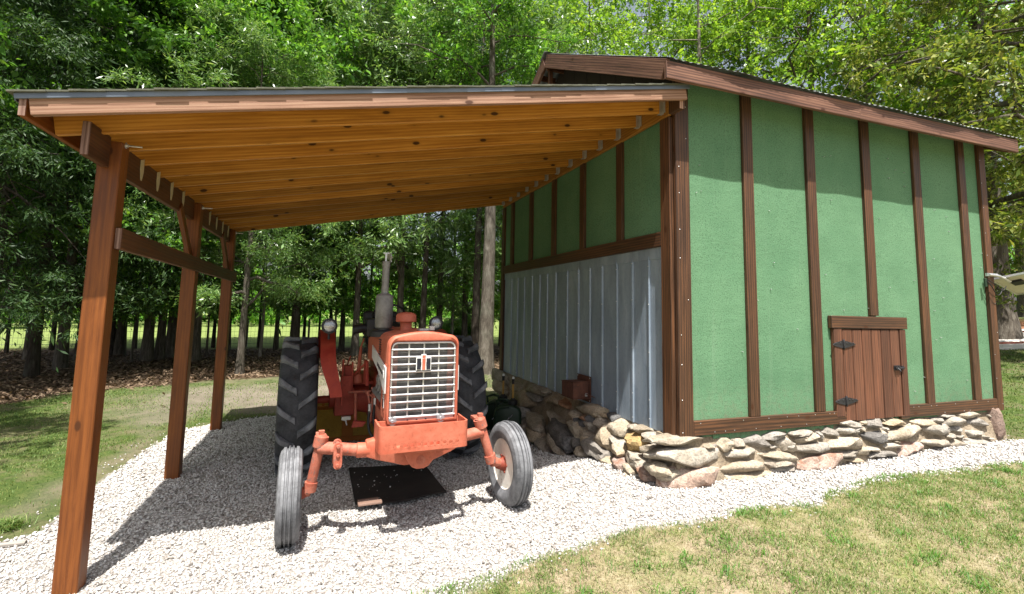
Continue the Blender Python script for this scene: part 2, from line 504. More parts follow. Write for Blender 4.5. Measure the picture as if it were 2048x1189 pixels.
# bark
def bark(name, a, b, c3, sc_=1.0):
    t = NT(name)
    p = t.coord('Object')
    n1 = t.noise(t.mapping(p, (16 * sc_, 16 * sc_, 3.2 * sc_)), 1.0, 7, .72, .5)
    n2 = t.noise(p, 2.0, 4, .6)
    c = t.ramp(n1, [(.32, a), (.52, b), (.72, c3)])
    c = t.mix(t.ramp(n2, [(.5, 0), (.72, .45)]), c, (.16, .17, .13))
    t.bump(n1, .9, .03)
    return t.set(color=c, rough=.95, spec=.15)
M['bark'] = bark('grey_bark', (.040, .033, .026), (.105, .09, .073), (.215, .195, .165))
M['bark_dark'] = bark('dark_bark', (.022, .018, .014), (.055, .045, .036), (.11, .095, .08))
M['bark_pale'] = bark('pale_bark', (.10, .085, .07), (.22, .195, .165), (.36, .33, .29))

# leaves
def leaf(name, cols, trans=.35, rough=.45, spec=.35):
    t = NT(name)
    r = t.n('NewGeometry').outputs['Random Per Island']
    c = t.ramp(r, [(i / max(1, len(cols) - 1), q) for i, q in enumerate(cols)])
    t.set(color=c, rough=rough, spec=spec)
    tr = t.n('BsdfTranslucent')
    cm = t.mix(1.0, c, (1.5, 1.45, .7), 'MULTIPLY'); t.l(cm, tr.inputs[0])
    mx = t.n('MixShader'); mx.inputs[0].default_value = trans
    out = t.t.nodes['Material Output']
    t.l(t.b.outputs[0], mx.inputs[1]); t.l(tr.outputs[0], mx.inputs[2]); t.l(mx.outputs[0], out.inputs[0])
    return t.m
LF = {'oak': leaf('oak_leaf', [(.040, .115, .014), (.070, .19, .024), (.115, .275, .038), (.21, .38, .06)], .40, .40, .45),
      'willow': leaf('willow_oak_leaf', [(.060, .135, .034), (.10, .20, .050), (.155, .275, .080), (.28, .39, .17)], .40, .33, .55),
      'cedar': leaf('cedar_spray', [(.012, .038, .009), (.024, .062, .014), (.040, .090, .022), (.07, .125, .034)], .25, .55),
      'elm': leaf('elm_leaf', [(.085, .19, .018), (.14, .275, .028), (.20, .345, .042), (.29, .41, .06)], .45, .38, .45),
      'olive': leaf('olive_leaf', [(.060, .110, .015), (.11, .17, .026), (.18, .23, .045), (.28, .29, .08)], .38, .38, .45),
      'understory': leaf('understory_leaf', [(.055, .16, .018), (.090, .235, .028), (.145, .31, .048), (.24, .39, .07)], .45, .4, .4),
      'weed': leaf('weed_blade', [(.045, .13, .018), (.075, .18, .026), (.11, .22, .035)], .3, .5),
      'grass': leaf('grass_blade', [(.055, .115, .022), (.085, .155, .030), (.13, .19, .045), (.20, .22, .07)], .25, .6),
      'drygrass': leaf('dry_grass_blade', [(.22, .175, .095), (.31, .25, .15), (.40, .34, .23), (.20, .20, .08)], .2, .7),
      'litter': leaf('fallen_leaf', [(.060, .036, .022), (.105, .066, .040), (.17, .115, .072), (.27, .20, .135)], .1, .8)}
# gravel stones
t = NT('crushed_white_gravel')
r = t.n('NewGeometry').outputs['Random Per Island']
c = t.ramp(r, [(0, (.07, .065, .06)), (.05, (.21, .185, .165)), (.14, (.36, .335, .31)), (.4, (.49, .475, .455)), (1, (.64, .63, .615))])
c = t.mix(t.ramp(t.noise(t.pos(), 260, 2, .6), [(.4, .35), (.6, 0)]), c, (.34, .31, .29))
M['gravel'] = t.set(color=c, rough=.85, spec=.25)
# ---------------------------------------------------------------- ground
GRAVEL = [(-2.92, -0.62), (-2.5, -0.47), (-2.05, -0.46), (-1.68, -0.48), (-1.27, -0.54), (-0.94, -0.57), (-0.59, -0.65), (-0.28, -0.73), (0.11, -0.65), (0.49, -0.69), (0.79, -0.80), (1.06, -0.66), (1.84, -0.52), (2.6, -0.55), (3.29, -0.62), (3.99, -0.7), (5.2, -0.78), (6.2, -0.9),
          (6.2, -0.5), (5.1, -0.1), (0.0, 0.1), (0, 5.2), (-0.6, 5.5), (-2.0, 5.65), (-3.21, 5.57), (-3.92, 5.39), (-4.55, 5.19), (-5.12, 4.97), (-5.23, 4.24), (-5.26, 3.85), (-5.28, 3.27), (-5.28, 2.3), (-5.24, 1.36), (-5.48, 1.23), (-5.9, .9), (-6.2, .2), (-6.0, -1.2), (-4.0, -1.4)]

def zones(x, y):
    """weights: gravel, dry lawn, litter, lawn, dirt, meadow, mulch"""
    n1 = vnoise(x, y, .9); n2 = vnoise(x, y, .25); n3 = vnoise(x, y, 2.6)
    j = (n1 - .5) * .22 + (n2 - .5) * .10
    g = inpoly(x + j * .6, y + j, GRAVEL).astype(float)
    lit_edge = np.interp(x, [-30, -9, -8.2, -7.6, -5.75, -4.4, 0, 3, 6], [3.5, 7.0, 8.4, 9.3, 9.8, 10.3, 10.5, 10.5, 12])
    lit = ss(-.35, .35, y + (n1 - .5) * 1.2 - lit_edge)
    mead = ss(-1, 1, y - (19.5 + .10 * np.abs(x + 5)) + (n1 - .5) * 1.0)
    right = ss(5.2, 6.0, x) * ss(-1.2, -.6, y)
    d = np.hypot(x - 18.6, y - 6.6) 
    mul = ss(.3, -.3, d - 4.6 + (n1 - .5) * .5) * ss(9, 11, x)
    dry = ss(-.3, .0, -.35 - y) * (1 - right)
    dirt = ss(5.2, 5.8, y + (n1 - .5) * .8) * ss(-7.2, -5.0, x + (y - 7) * .25 + (n1 - .5) * 1.2) * (1 - ss(5, 7, x))
    dirt = dirt * (.20 + .70 * ss(.36, .66, n3 * .6 + n1 * .4))
    dirt = np.maximum(dirt, ss(.3, 0, np.abs(x + 5.55 + (n1 - .5) * .5)) * ss(1.0, 1.6, y) * ss(6, 5, y) * .35)
    lawn = np.ones_like(x)
    W = np.stack([g, dry, lit, lawn, dirt, mead, mul], -1)
    return W

def axis_coords(lo, d0, d1, hi, step, grow=1.16):
    a = list(np.arange(d0, d1, step)); s = step; q = a[-1]
    while q < hi: s *= grow; q += s; a.append(q)
    s = step; q = d0; pre = []
    while q > lo: s *= grow; q -= s; pre.append(q)
    return np.array(pre[::-1] + a)

gx = axis_coords(-160, -9.5, 9.0, 180, .07)
gy = axis_coords(-40, -4.0, 13.0, 220, .07)
GX, GY = np.meshgrid(gx, gy)
px, py = GX.ravel(), GY.ravel()
Wt = zones(px, py)
pz = H(px, py) + (vnoise(px, py, .5) - .5) * .03 + (vnoise(px, py, .16) - .5) * .012
pz = np.where(py > 16, pz + 0, pz)
nx, ny = len(gx), len(gy)
ii = (np.arange(ny - 1)[:, None] * nx + np.arange(nx - 1)[None, :]).ravel()
faces = np.stack([ii, ii + 1, ii + nx + 1, ii + nx], -1)

t = NT('ground_cover')
a1 = t.n('Attribute', attribute_name='zone_a'); a2 = t.n('Attribute', attribute_name='zone_b'); a3 = t.n('Attribute', attribute_name='zone_c')
s1 = t.n('SeparateColor'); t.l(a1.outputs['Color'], s1.inputs[0])
s2 = t.n('SeparateColor'); t.l(a2.outputs['Color'], s2.inputs[0])
s3 = t.n('SeparateColor'); t.l(a3.outputs['Color'], s3.inputs[0])
p = t.pos()
nA = t.noise(p, 1.6, 6, .65, .5); nB = t.noise(p, 9, 6, .7, .3); nC = t.noise(p, 45, 5, .75); nD = t.noise(p, 130, 3, .75)
lawn = t.ramp(t.math('ADD', t.math('MULTIPLY', nB, .5), t.math('MULTIPLY', nC, .5)), [(.33, (.022, .040, .010)), (.5, (.06, .095, .022)), (.66, (.13, .14, .045))])
lawn = t.mix(t.ramp(nA, [(.45, 0), (.62, .8)]), lawn, (.15, .13, .075))
dirt = t.ramp(t.math('ADD', t.math('MULTIPLY', nA, .5), t.math('MULTIPLY', nC, .5)), [(.35, (.12, .10, .078)), (.55, (.20, .172, .138)), (.7, (.28, .245, .20))])
dirt = t.mix(t.ramp(nD, [(.6, 0), (.75, .6)]), dirt, (.12, .09, .06))
dry = t.ramp(t.math('ADD', t.math('MULTIPLY', nB, .45), t.math('MULTIPLY', nC, .55)), [(.34, (.15, .110, .07)), (.5, (.29, .235, .155)), (.68, (.42, .36, .26))])
dry = t.mix(t.ramp(nA, [(.42, 0), (.64, .75)]), dry, (.17, .20, .055))
litter = t.ramp(t.math('ADD', t.math('MULTIPLY', nB, .4), t.math('MULTIPLY', nD, .6)), [(.36, (.030, .019, .012)), (.5, (.075, .049, .030)), (.68, (.18, .125, .08))])
meadow = t.ramp(t.math('ADD', t.math('MULTIPLY', nA, .6), t.math('MULTIPLY', nB, .4)), [(.35, (.12, .165, .045)), (.65, (.20, .245, .08))])
mulch = t.ramp(t.math('ADD', t.math('MULTIPLY', nB, .5), t.math('MULTIPLY', nD, .5)), [(.35, (.15, .065, .032)), (.65, (.33, .165, .09))])
grav = t.ramp(t.voro(p, 48, out='Color'), [(.0, (.20, .185, .17)), (.3, (.36, .34, .32)), (1, (.52, .50, .48))])
grav = t.mix(t.ramp(t.voro(p, 48), [(.45, 0), (.75, .8)]), grav, (.18, .16, .145))
c = t.mix(s2.outputs[0], lawn, dirt)
c = t.mix(s1.outputs[1], c, dry)
c = t.mix(s1.outputs[2], c, litter)
c = t.mix(s2.outputs[1], c, meadow)
c = t.mix(s2.outputs[2], c, mulch)
c = t.mix(s1.outputs[0], c, grav)
t.bump(t.math('ADD', t.math('MULTIPLY', nC, .6), t.math('ADD', t.math('MULTIPLY', nD, .4), nB)), .8, .03)
M['ground'] = t.set(color=c, rough=.97, spec=.12)
me = np_mesh('ground', np.stack([px, py, pz], -1), faces, M['ground'], smooth=True)
def attr(me, nm, arr):
    a = me.attributes.new(nm, 'FLOAT_COLOR', 'POINT')
    d = np.ones((len(arr), 4), np.float32); d[:, :3] = arr
    a.data.foreach_set('color', d.ravel())
attr(me, 'zone_a', Wt[:, [0, 1, 2]]); attr(me, 'zone_b', Wt[:, [4, 5, 6]]); attr(me, 'zone_c', Wt[:, [3, 3, 3]])
tag(put('ground', me), kind='structure')

# visible wedge test (only scatter where the photograph can see, with a margin)
def in_view(x, y, margin=.12):
    dx, dy = x - CAM.x, y - CAM.y
    f = dx * math.sin(YAW) + dy * math.cos(YAW); s = dx * math.cos(YAW) - dy * math.sin(YAW)
    return (f > .6) & (np.abs(s) < f * (1.04 + margin) + .3)

# ---------------------------------------------------------------- gravel (loose stones)
def scatter(n, x0, x1, y0, y1):
    return rng.uniform(x0, x1, n), rng.uniform(y0, y1, n)
OCT = np.array([(1, 0, 0), (-1, 0, 0), (0, 1, 0), (0, -1, 0), (0, 0, 1), (0, 0, -1)], float)
OCF = np.array([(0, 2, 4), (2, 1, 4), (1, 3, 4), (3, 0, 4), (2, 0, 5), (1, 2, 5), (3, 1, 5), (0, 3, 5)])
def pebbles(x, y, size):
    n = len(x)
    V = OCT[None] * (1 + rng.uniform(-.38, .38, (n, 6, 3))) + rng.uniform(-.28, .28, (n, 6, 3))
    V *= (size[:, None] * np.stack([np.ones(n), rng.uniform(.6, 1, n), rng.uniform(.5, .85, n)], -1))[:, None, :]
    a = rng.uniform(0, 2 * np.pi, n); c, s = np.cos(a), np.sin(a)
    X = V[..., 0] * c[:, None] - V[..., 1] * s[:, None]; Y = V[..., 0] * s[:, None] + V[..., 1] * c[:, None]
    b = rng.normal(0, .35, n); cb, sb = np.cos(b), np.sin(b)
    Z = V[..., 2] * cb[:, None] + X * sb[:, None]; X = X * cb[:, None] - V[..., 2] * sb[:, None]
    z0 = H(x, y) + (vnoise(x, y, .5) - .5) * .03 + (vnoise(x, y, .16) - .5) * .012 + size * rng.uniform(-.15, .7, n)
    P = np.stack([X + x[:, None], Y + y[:, None], Z + z0[:, None]], -1).reshape(-1, 3)
    F = (np.arange(n)[:, None, None] * 6 + OCF[None]).reshape(-1, 3)
    return P, F
x, y = scatter(215000, -6.3, 6.3, -1.5, 5.8)
j = (vnoise(x, y, .9) - .5) * .22 + (vnoise(x, y, .25) - .5) * .12 + rng.normal(0, .035, len(x))
d = np.hypot(x - CAM.x, y - CAM.y)
keep = inpoly(x + j * .6, y + j, GRAVEL) & in_view(x, y) & (rng.random(len(x)) < np.clip(5.6 / d, .25, 1))
keep &= ~((x > .05) & (x < 5) & (y > 0))
x, y, d = x[keep], y[keep], d[keep]
size = rng.uniform(.0070, .0155, len(x)) * (1 + .09 * np.clip(d - 4, 0, 5))
P, F = pebbles(x, y, size)
tag(put('gravel', np_mesh('gravel', P, F, M['gravel'])), kind='stuff')
# stray chips kicked out on the grass
x, y = scatter(4200, -6.4, 5.5, -1.6, 6.2)
j = (vnoise(x, y, .9) - .5) * .22
o = ~inpoly(x, y, GRAVEL)
near = np.zeros(len(x), bool)
for dx, dy in ((.25, 0), (-.25, 0), (0, .25), (0, -.25)): near |= inpoly(x + dx, y + dy, GRAVEL)
k = o & near & in_view(x, y) & ~((x > -.4) & (x < 5.2) & (y > -.2) & (y < 5.3))
P, F = pebbles(x[k], y[k], rng.uniform(.008, .015, k.sum()))
tag(put('loose_gravel', np_mesh('loose_gravel', P, F, M['gravel'])), kind='stuff')

# ---------------------------------------------------------------- grass blades
def blades(x, y, h, w, lean):
    n = len(x)
    a = rng.uniform(0, 2 * np.pi, n); l = rng.uniform(.2, 1, n) * lean
    z = H(x, y) + (vnoise(x, y, .5) - .5) * .03 + (vnoise(x, y, .16) - .5) * .012 - .004
    dx, dy = np.cos(a), np.sin(a); b = a + rng.uniform(.8, 2.2, n); wx, wy = np.cos(b) * w / 2, np.sin(b) * w / 2
    B0 = np.stack([x - wx, y - wy, z], -1); B1 = np.stack([x + wx, y + wy, z], -1)
    mx, my, mz = x + dx * l * h * .4, y + dy * l * h * .4, z + h * .62
    M0 = np.stack([mx - wx * .7, my - wy * .7, mz], -1); M1 = np.stack([mx + wx * .7, my + wy * .7, mz], -1)
    T = np.stack([x + dx * l * h, y + dy * l * h, z + h * (1 - .35 * l)], -1)
    V = np.stack([B0, B1, M1, M0, T], 1).reshape(-1, 3)
    i = np.arange(n)[:, None] * 5
    F = np.concatenate([i + np.array([[0, 1, 2]]), i + np.array([[0, 2, 3]]), i + np.array([[3, 2, 4]])], 0)
    return V, F
def grass(name, n, box, dens, hh, ww, lean, mat, tuft=None):
    x, y = scatter(n, *box)
    if tuft:
        cx, cy = scatter(tuft[0], *box); ok = rng.random(len(cx)) < dens(cx, cy); cx, cy = cx[ok], cy[ok]
        if len(cx) == 0: return
        q = rng.integers(0, len(cx), n); x = cx[q] + rng.normal(0, tuft[1], n); y = cy[q] + rng.normal(0, tuft[1], n)
        k = in_view(x, y) & ~inpoly(x, y, GRAVEL)
    else:
        k = in_view(x, y) & (rng.random(n) < dens(x, y))
    x, y = x[k], y[k]
    d = np.hypot(x - CAM.x, y - CAM.y); s = 1 + .06 * np.clip(d - 4, 0, 12)
    V, F = blades(x, y, rng.uniform(*hh, len(x)), rng.uniform(*ww, len(x)) * s, lean)
    tag(put(name, np_mesh(name, V, F, mat)), kind='stuff')
def D_front(x, y): return (zones(x, y)[:, 1] > .5) * (1 - zones(x, y)[:, 0]) * (.25 + .75 * ss(.30, .62, vnoise(x, y, .7)))
def D_left(x, y):
    w = zones(x, y); return (1 - w[:, 0]) * (1 - .88 * w[:, 4]) * (1 - w[:, 2]) * (1 - w[:, 1]) * (.25 + .75 * ss(.25, .6, vnoise(x, y, .6)))
def D_right(x, y):
    w = zones(x, y); return (1 - w[:, 0]) * (1 - w[:, 6]) * (1 - w[:, 1])
grass('dry_grass', 130000, (-3.2, 5.5, -3.0, -.3), D_front, (.012, .035), (.002, .004), 2.2, LF['drygrass'])
grass('grass_tufts', 120000, (-3.2, 6.0, -3.0, -.4), lambda x, y: .95 * (zones(x, y)[:, 1] > .4) * (.28 + .72 * ss(.34, .7, vnoise(x, y, .9) * .7 + .3 * ss(-3, 5, x))), (.014, .050), (.003, .0055), 1.5, LF['grass'], (4600, .05))
grass('short_grass', 120000, (-14, -5.0, 0, 9.5), D_left, (.015, .045), (.004, .007), 1.0, LF['grass'])
grass('path_grass', 30000, (-5.3, 3, 5.4, 9.5), D_left, (.02, .05), (.005, .009), 1.0, LF['grass'])
grass('lawn_grass', 60000, (5.0, 16, -1.5, 9), D_right, (.02, .05), (.006, .010), .8, LF['grass'])
grass('crabgrass', 6500, (-3.2, 6.0, -3.0, -.45), lambda x, y: (zones(x, y)[:, 1] > .4) * 1.0, (.030, .075), (.004, .0075), 1.8, LF['weed'], (260, .035))
# weeds with longer blades at the left gravel edge
grass('weeds', 5000, (-6.6, -5.25, .9, 2.4), lambda x, y: np.full(len(x), .5), (.05, .11), (.005, .008), 1.4, LF['grass'], (30, .05))

# ---------------------------------------------------------------- fallen leaves
x, y = scatter(60000, -22, 4, 6.5, 19)
k = in_view(x, y) & (rng.random(len(x)) < zones(x, y)[:, 2] * .9 + .01)
x, y = x[k], y[k]; n = len(x); L = rng.uniform(.035, .075, n)
a = rng.uniform(0, 2 * np.pi, n); tz = rng.normal(0, .35, n)
z = H(x, y) + .012 + rng.uniform(0, .03, n)
ux, uy = np.cos(a) * L, np.sin(a) * L; vx, vy = -np.sin(a) * L * .45, np.cos(a) * L * .45
V = np.stack([np.stack([x - ux, y - uy, z - tz * L], -1), np.stack([x + vx, y + vy, z + .01], -1), np.stack([x + ux, y + uy, z + tz * L], -1), np.stack([x - vx, y - vy, z - .004], -1)], 1).reshape(-1, 3)
tag(put('fallen_leaves', np_mesh('fallen_leaves', V, np.arange(4 * n).reshape(-1, 4), LF['litter'])), kind='stuff')
# ---------------------------------------------------------------- the green shed
BW = .914; SX, SY = 5.07, 5.10
shed = thing('shed', 'green felt-clad shed with dark brown battens, low plank door and stone base', 'shed', (SX / 2, SY / 2, .3))
SILL_T, SILL_B = .8645, .727
EAVE_Z, RIDGE_Z, OV = 4.275, 5.74, .31
SL = (RIDGE_Z - EAVE_Z) / (SY / 2 + OV)
def roof_z(y): return EAVE_Z + SL * (min(y, SY - y) + OV)
# foundation core (rough mortar behind the stones)
fnd = put('foundation', MB().prism([(-.10, -.1), (-.085, .30), (-.045, .55), (-.004, .66), (.012, .722), (.25, .722), (.25, -.1)], 'x', -.05, SX - .02).prism([(.26, -.1), (.26, .715), (.015, .715), (-.03, .60), (-.12, .36), (-.16, .15), (-.20, -.1)], 'y', -.02, SY - .252).box(SX - .26, SX - .02, .252, SY - .252, -.1, .715).box(.02, SX - .02, SY - .25, SY - .02, -.1, .715).mesh('foundation', M['mortar'], 0), shed)
STONES = [('F', 0.011, -0.06, 0.698, 0.3, 0.051, -3, 't'),
 ('F', 0.16, -0.06, 0.538, 0.388, 0.087, -5, 'w'),
 ('F', 0.156, -0.06, 0.364, 0.315, 0.115, 4, 'p'),
 ('F', -0.209, -0.06, 0.445, 0.073, 0.05, -5, 't'),
 ('F', 0.55, -0.06, 0.617, 0.091, 0.061, -4, 't'),
 ('F', 0.714, -0.06, 0.609, 0.083, 0.05, -4, 'g'),
 ('F', 0.905, -0.06, 0.625, 0.175, 0.063, -4, 'g'),
 ('F', 0.363, -0.06, 0.611, 0.074, 0.029, -5, 't'),
 ('F', 0.722, -0.06, 0.525, 0.182, 0.045, 2, 'w'),
 ('F', 0.751, -0.06, 0.398, 0.254, 0.062, 1, 'w'),
 ('F', 0.781, -0.06, 0.312, 0.299, 0.053, 2, 't'),
 ('F', 0.573, -0.06, 0.324, 0.097, 0.037, -5, 'w'),
 ('F', 1.187, -0.06, 0.462, 0.246, 0.056, -8, 't'),
 ('F', 1.208, -0.06, 0.4, 0.206, 0.056, 1, 'g'),
 ('F', 1.241, -0.06, 0.346, 0.177, 0.047, 2, 'g'),
 ('F', 1.288, -0.06, 0.575, 0.155, 0.074, -15, 'w'),
 ('F', 1.607, -0.06, 0.605, 0.143, 0.053, 10, 'w'),
 ('F', 1.15, -0.06, 0.663, 0.153, 0.039, 3, 'g'),
 ('F', 1.561, -0.06, 0.661, 0.161, 0.035, 4, 'g'),
 ('F', 1.664, -0.06, 0.494, 0.25, 0.058, 1, 'w'),
 ('F', 1.744, -0.06, 0.354, 0.302, 0.098, -1, 'p'),
 ('F', 1.127, -0.06, 0.553, 0.041, 0.021, -4, 'w'),
 ('F', 1.37, -0.06, 0.543, 0.073, 0.048, -5, 'w'),
 ('F', 1.84, -0.06, 0.616, 0.061, 0.043, -4, 'g'),
 ('F', 1.992, -0.06, 0.639, 0.104, 0.053, -4, 'g'),
 ('F', 2.252, -0.06, 0.71, 0.157, 0.039, -3, 'g'),
 ('F', 2.248, -0.06, 0.656, 0.165, 0.048, -3, 'g'),
 ('F', 2.47, -0.06, 0.712, 0.058, 0.025, -4, 't'),
 ('F', 2.663, -0.06, 0.69, 0.143, 0.065, -4, 'g'),
 ('F', 2.466, -0.06, 0.657, 0.044, 0.03, -4, 't'),
 ('F', 2.971, -0.06, 0.687, 0.171, 0.046, -4, 't'),
 ('F', 3.469, -0.06, 0.657, 0.198, 0.053, -3, 't'),
 ('F', 3.758, -0.06, 0.666, 0.111, 0.032, -3, 'g'),
 ('F', 4.052, -0.06, 0.622, 0.204, 0.06, -3, 'w'),
 ('F', 3.954, -0.06, 0.704, 0.158, 0.022, -3, 'g'),
 ('F', 4.351, -0.06, 0.699, 0.202, 0.039, -3, 't'),
 ('F', 4.469, -0.06, 0.602, 0.195, 0.055, -3, 'g'),
 ('F', 3.117, -0.06, 0.554, 0.293, 0.072, 6, 'w'),
 ('F', 2.79, -0.06, 0.576, 0.069, 0.045, -4, 't'),
 ('F', 2.833, -0.06, 0.624, 0.046, 0.031, -4, 'g'),
 ('F', 2.591, -0.06, 0.549, 0.201, 0.075, -4, 'd'),
 ('F', 2.195, -0.06, 0.518, 0.304, 0.067, 1, 'w'),
 ('F', 3.66, -0.06, 0.549, 0.228, 0.075, -4, 'w'),
 ('F', 4.042, -0.06, 0.541, 0.177, 0.037, -4, 'g'),
 ('F', 3.837, -0.06, 0.592, 0.078, 0.032, -4, 'g'),
 ('F', 4.407, -0.06, 0.478, 0.22, 0.044, -4, 'w'),
 ('F', 3.929, -0.06, 0.472, 0.065, 0.035, -4, 'w'),
 ('F', 4.105, -0.06, 0.465, 0.098, 0.021, -4, 'w'),
 ('F', 4.614, -0.06, 0.408, 0.066, 0.031, -4, 'w'),
 ('F', 4.368, -0.06, 0.381, 0.22, 0.049, -4, 'w'),
 ('F', 3.988, -0.06, 0.376, 0.192, 0.059, -4, 'w'),
 ('F', 3.613, -0.06, 0.414, 0.235, 0.048, -4, 'w'),
 ('F', 3.167, -0.06, 0.406, 0.23, 0.077, 3, 'p'),
 ('F', 2.863, -0.06, 0.439, 0.131, 0.055, -4, 'w'),
 ('F', 2.567, -0.06, 0.436, 0.111, 0.034, -4, 'w'),
 ('F', 2.39, -0.06, 0.425, 0.095, 0.04, -4, 't'),
 ('F', 2.697, -0.06, 0.371, 0.196, 0.029, -4, 'g'),
 ('F', 2.145, -0.06, 0.411, 0.155, 0.048, -5, 'w'),
 ('F', 2.226, -0.06, 0.351, 0.127, 0.029, -5, 't'),
 ('F', 2.96, -0.06, 0.478, 0.046, 0.015, -5, 'w'),
 ('F', 3.708, -0.06, 0.349, 0.135, 0.016, -5, 'g'),
 ('L', -0.05, 1.541, 0.671, 0.339, 0.068, -5, 't'),
 ('L', -0.05, 1.302, 0.677, 0.139, 0.032, 6, 't'),
 ('L', -0.05, 1.062, 0.698, 0.102, 0.035, 12, 'd'),
 ('L', -0.085, 1.42, 0.584, 0.106, 0.047, 12, 'd'),
 ('L', -0.134, 1.651, 0.494, 0.156, 0.048, 13, 'd'),
 ('L', -0.081, 1.276, 0.592, 0.092, 0.05, 12, 'g'),
 ('L', -0.119, 1.476, 0.522, 0.118, 0.056, 13, 'g'),
 ('L', -0.095, 1.601, 0.565, 0.092, 0.029, 12, 'r'),
 ('L', -0.181, 1.645, 0.412, 0.211, 0.086, 13, 't'),
 ('L', -0.174, 1.474, 0.423, 0.14, 0.028, 13, 't'),
 ('L', -0.206, 1.396, 0.37, 0.156, 0.055, 14, 't'),
 ('L', -0.077, 0.919, 0.6, 0.213, 0.078, 8, 't'),
 ('L', -0.156, 1.076, 0.454, 0.228, 0.131, 4, 't'),
 ('L', -0.135, 0.811, 0.493, 0.127, 0.042, 14, 'w'),
 ('L', -0.227, 1.186, 0.334, 0.332, 0.079, -1, 'g'),
 ('L', -0.256, 0.923, 0.287, 0.187, 0.046, 8, 't'),
 ('L', -0.176, 0.715, 0.421, 0.108, 0.049, 15, 't'),
 ('L', -0.103, 0.541, 0.55, 0.173, 0.092, 3, 'y'),
 ('L', -0.05, 0.462, 0.686, 0.104, 0.04, 1, 't'),
 ('L', -0.054, 0.283, 0.643, 0.13, 0.05, 8, 'w'),
 ('L', -0.05, 0.648, 0.66, 0.089, 0.033, 1, 'g'),
 ('L', -0.246, 0.635, 0.303, 0.146, 0.065, 11, 'p'),
 ('L', -0.182, 0.412, 0.41, 0.196, 0.062, -2, 'w'),
 ('L', -0.115, 0.265, 0.529, 0.131, 0.061, -4, 't'),
 ('L', -0.257, 0.385, 0.286, 0.154, 0.023, 12, 't'),
 ('L', -0.222, 0.194, 0.342, 0.097, 0.037, 18, 'p'),
 ('L', -0.18, 0.017, 0.415, 0.132, 0.044, 5, 't'),
 ('L', -0.16, 0.14, 0.448, 0.113, 0.044, 11, 'w'),
 ('L', -0.234, 0.405, 0.324, 0.084, 0.039, 17, 't'),
 ('L', -0.286, 1.674, 0.239, 0.12, 0.071, 15, 'd'),
 ('L', -0.255, 1.545, 0.289, 0.114, 0.056, 15, 'd'),
 ('L', -0.086, 0.201, 0.582, 0.057, 0.023, 15, 't'),
 ('L', -0.15, 3.558, 0.466, 0.44, 0.111, 6, 't'),
 ('L', -0.062, 3.355, 0.627, 0.446, 0.064, -1, 't'),
 ('L', -0.05, 2.991, 0.672, 0.188, 0.037, 1, 't'),
 ('L', -0.072, 2.583, 0.609, 0.254, 0.058, 1, 't'),
 ('L', -0.069, 2.238, 0.614, 0.154, 0.039, 11, 'r'),
 ('L', -0.104, 3.217, 0.548, 0.25, 0.05, 2, 'g'),
 ('L', -0.099, 3.964, 0.559, 0.258, 0.062, 5, 't'),
 ('L', -0.078, 5.005, 0.598, 0.443, 0.108, 8, 't'),
 ('L', -0.158, 4.758, 0.452, 0.382, 0.09, 9, 't'),
 ('L', -0.281, 2.848, 0.248, 0.317, 0.106, 9, 't'),
 ('L', -0.197, 2.202, 0.384, 0.353, 0.033, 10, 't'),
 ('L', -0.265, 2.083, 0.274, 0.438, 0.123, 10, 'd'),
 ('L', -0.341, 1.943, 0.156, 0.301, 0.062, 15, 't'),
 ('L', -0.394, 2.249, 0.08, 0.194, 0.06, 15, 'g'),
 ('L', -0.358, 2.659, 0.132, 0.261, 0.069, 13, 't'),
 ('L', -0.366, 3.064, 0.12, 0.222, 0.079, 13, 'g'),
 ('L', -0.283, 3.389, 0.244, 0.145, 0.127, 12, 'g'),
 ('L', -0.287, 1.649, 0.239, 0.125, 0.075, 14, 'd'),
 ('L', -0.252, 1.54, 0.294, 0.098, 0.054, 14, 'd'),
 ('L', -0.294, 1.395, 0.228, 0.126, 0.043, 15, 't'),
 ('L', -0.163, 1.873, 0.443, 0.106, 0.037, 12, 't'),
 ('L', -0.168, 1.636, 0.435, 0.188, 0.076, 13, 't'),
 ('L', -0.106, 1.87, 0.546, 0.14, 0.047, 12, 't'),
 ('L', -0.132, 1.66, 0.498, 0.099, 0.041, 13, 'd')]
_ico = {}
def stone_mesh(seed, mat, boxy=.5, sub=3):
    bm = bmesh.new(); bmesh.ops.create_icosphere(bm, subdivisions=sub, radius=1)
    r = random.Random(seed); o = Vector((r.uniform(0, 99), r.uniform(0, 99), r.uniform(0, 99)))
    from mathutils import noise as mn
    planes = []
    for _ in range(15):
        d = Vector((r.gauss(0, 1), r.gauss(0, 1), r.gauss(0, 1))).normalized(); planes.append((d, r.uniform(.60, .92)))
    for v in bm.verts:
        q = v.co.copy()
        m = max(abs(q.x), abs(q.y), abs(q.z)); q = q * (1 - boxy) + (q / m) * boxy * .86
        for d, h in planes:
            e = q.dot(d) - h
            if e > 0: q -= d * e * .82
        q *= 1 + .20 * mn.noise(q * 1.5 + o) + .11 * mn.noise(q * 3.6 + o) + .04 * mn.noise(q * 8 + o)
        v.co = q
    me = bpy.data.meshes.new('stone'); bm.to_mesh(me); bm.free(); me.shade_smooth(); me.set_sharp_from_angle(angle=rad(32)); me.materials.append(mat)
    return me
pool = {}
for k in SM:
    pool[k] = [stone_mesh(hash((k, i)) % 9999 if False else ord(k) * 31 + i * 7, SM[k], .45 + .12 * (i % 4)) for i in range(5)]
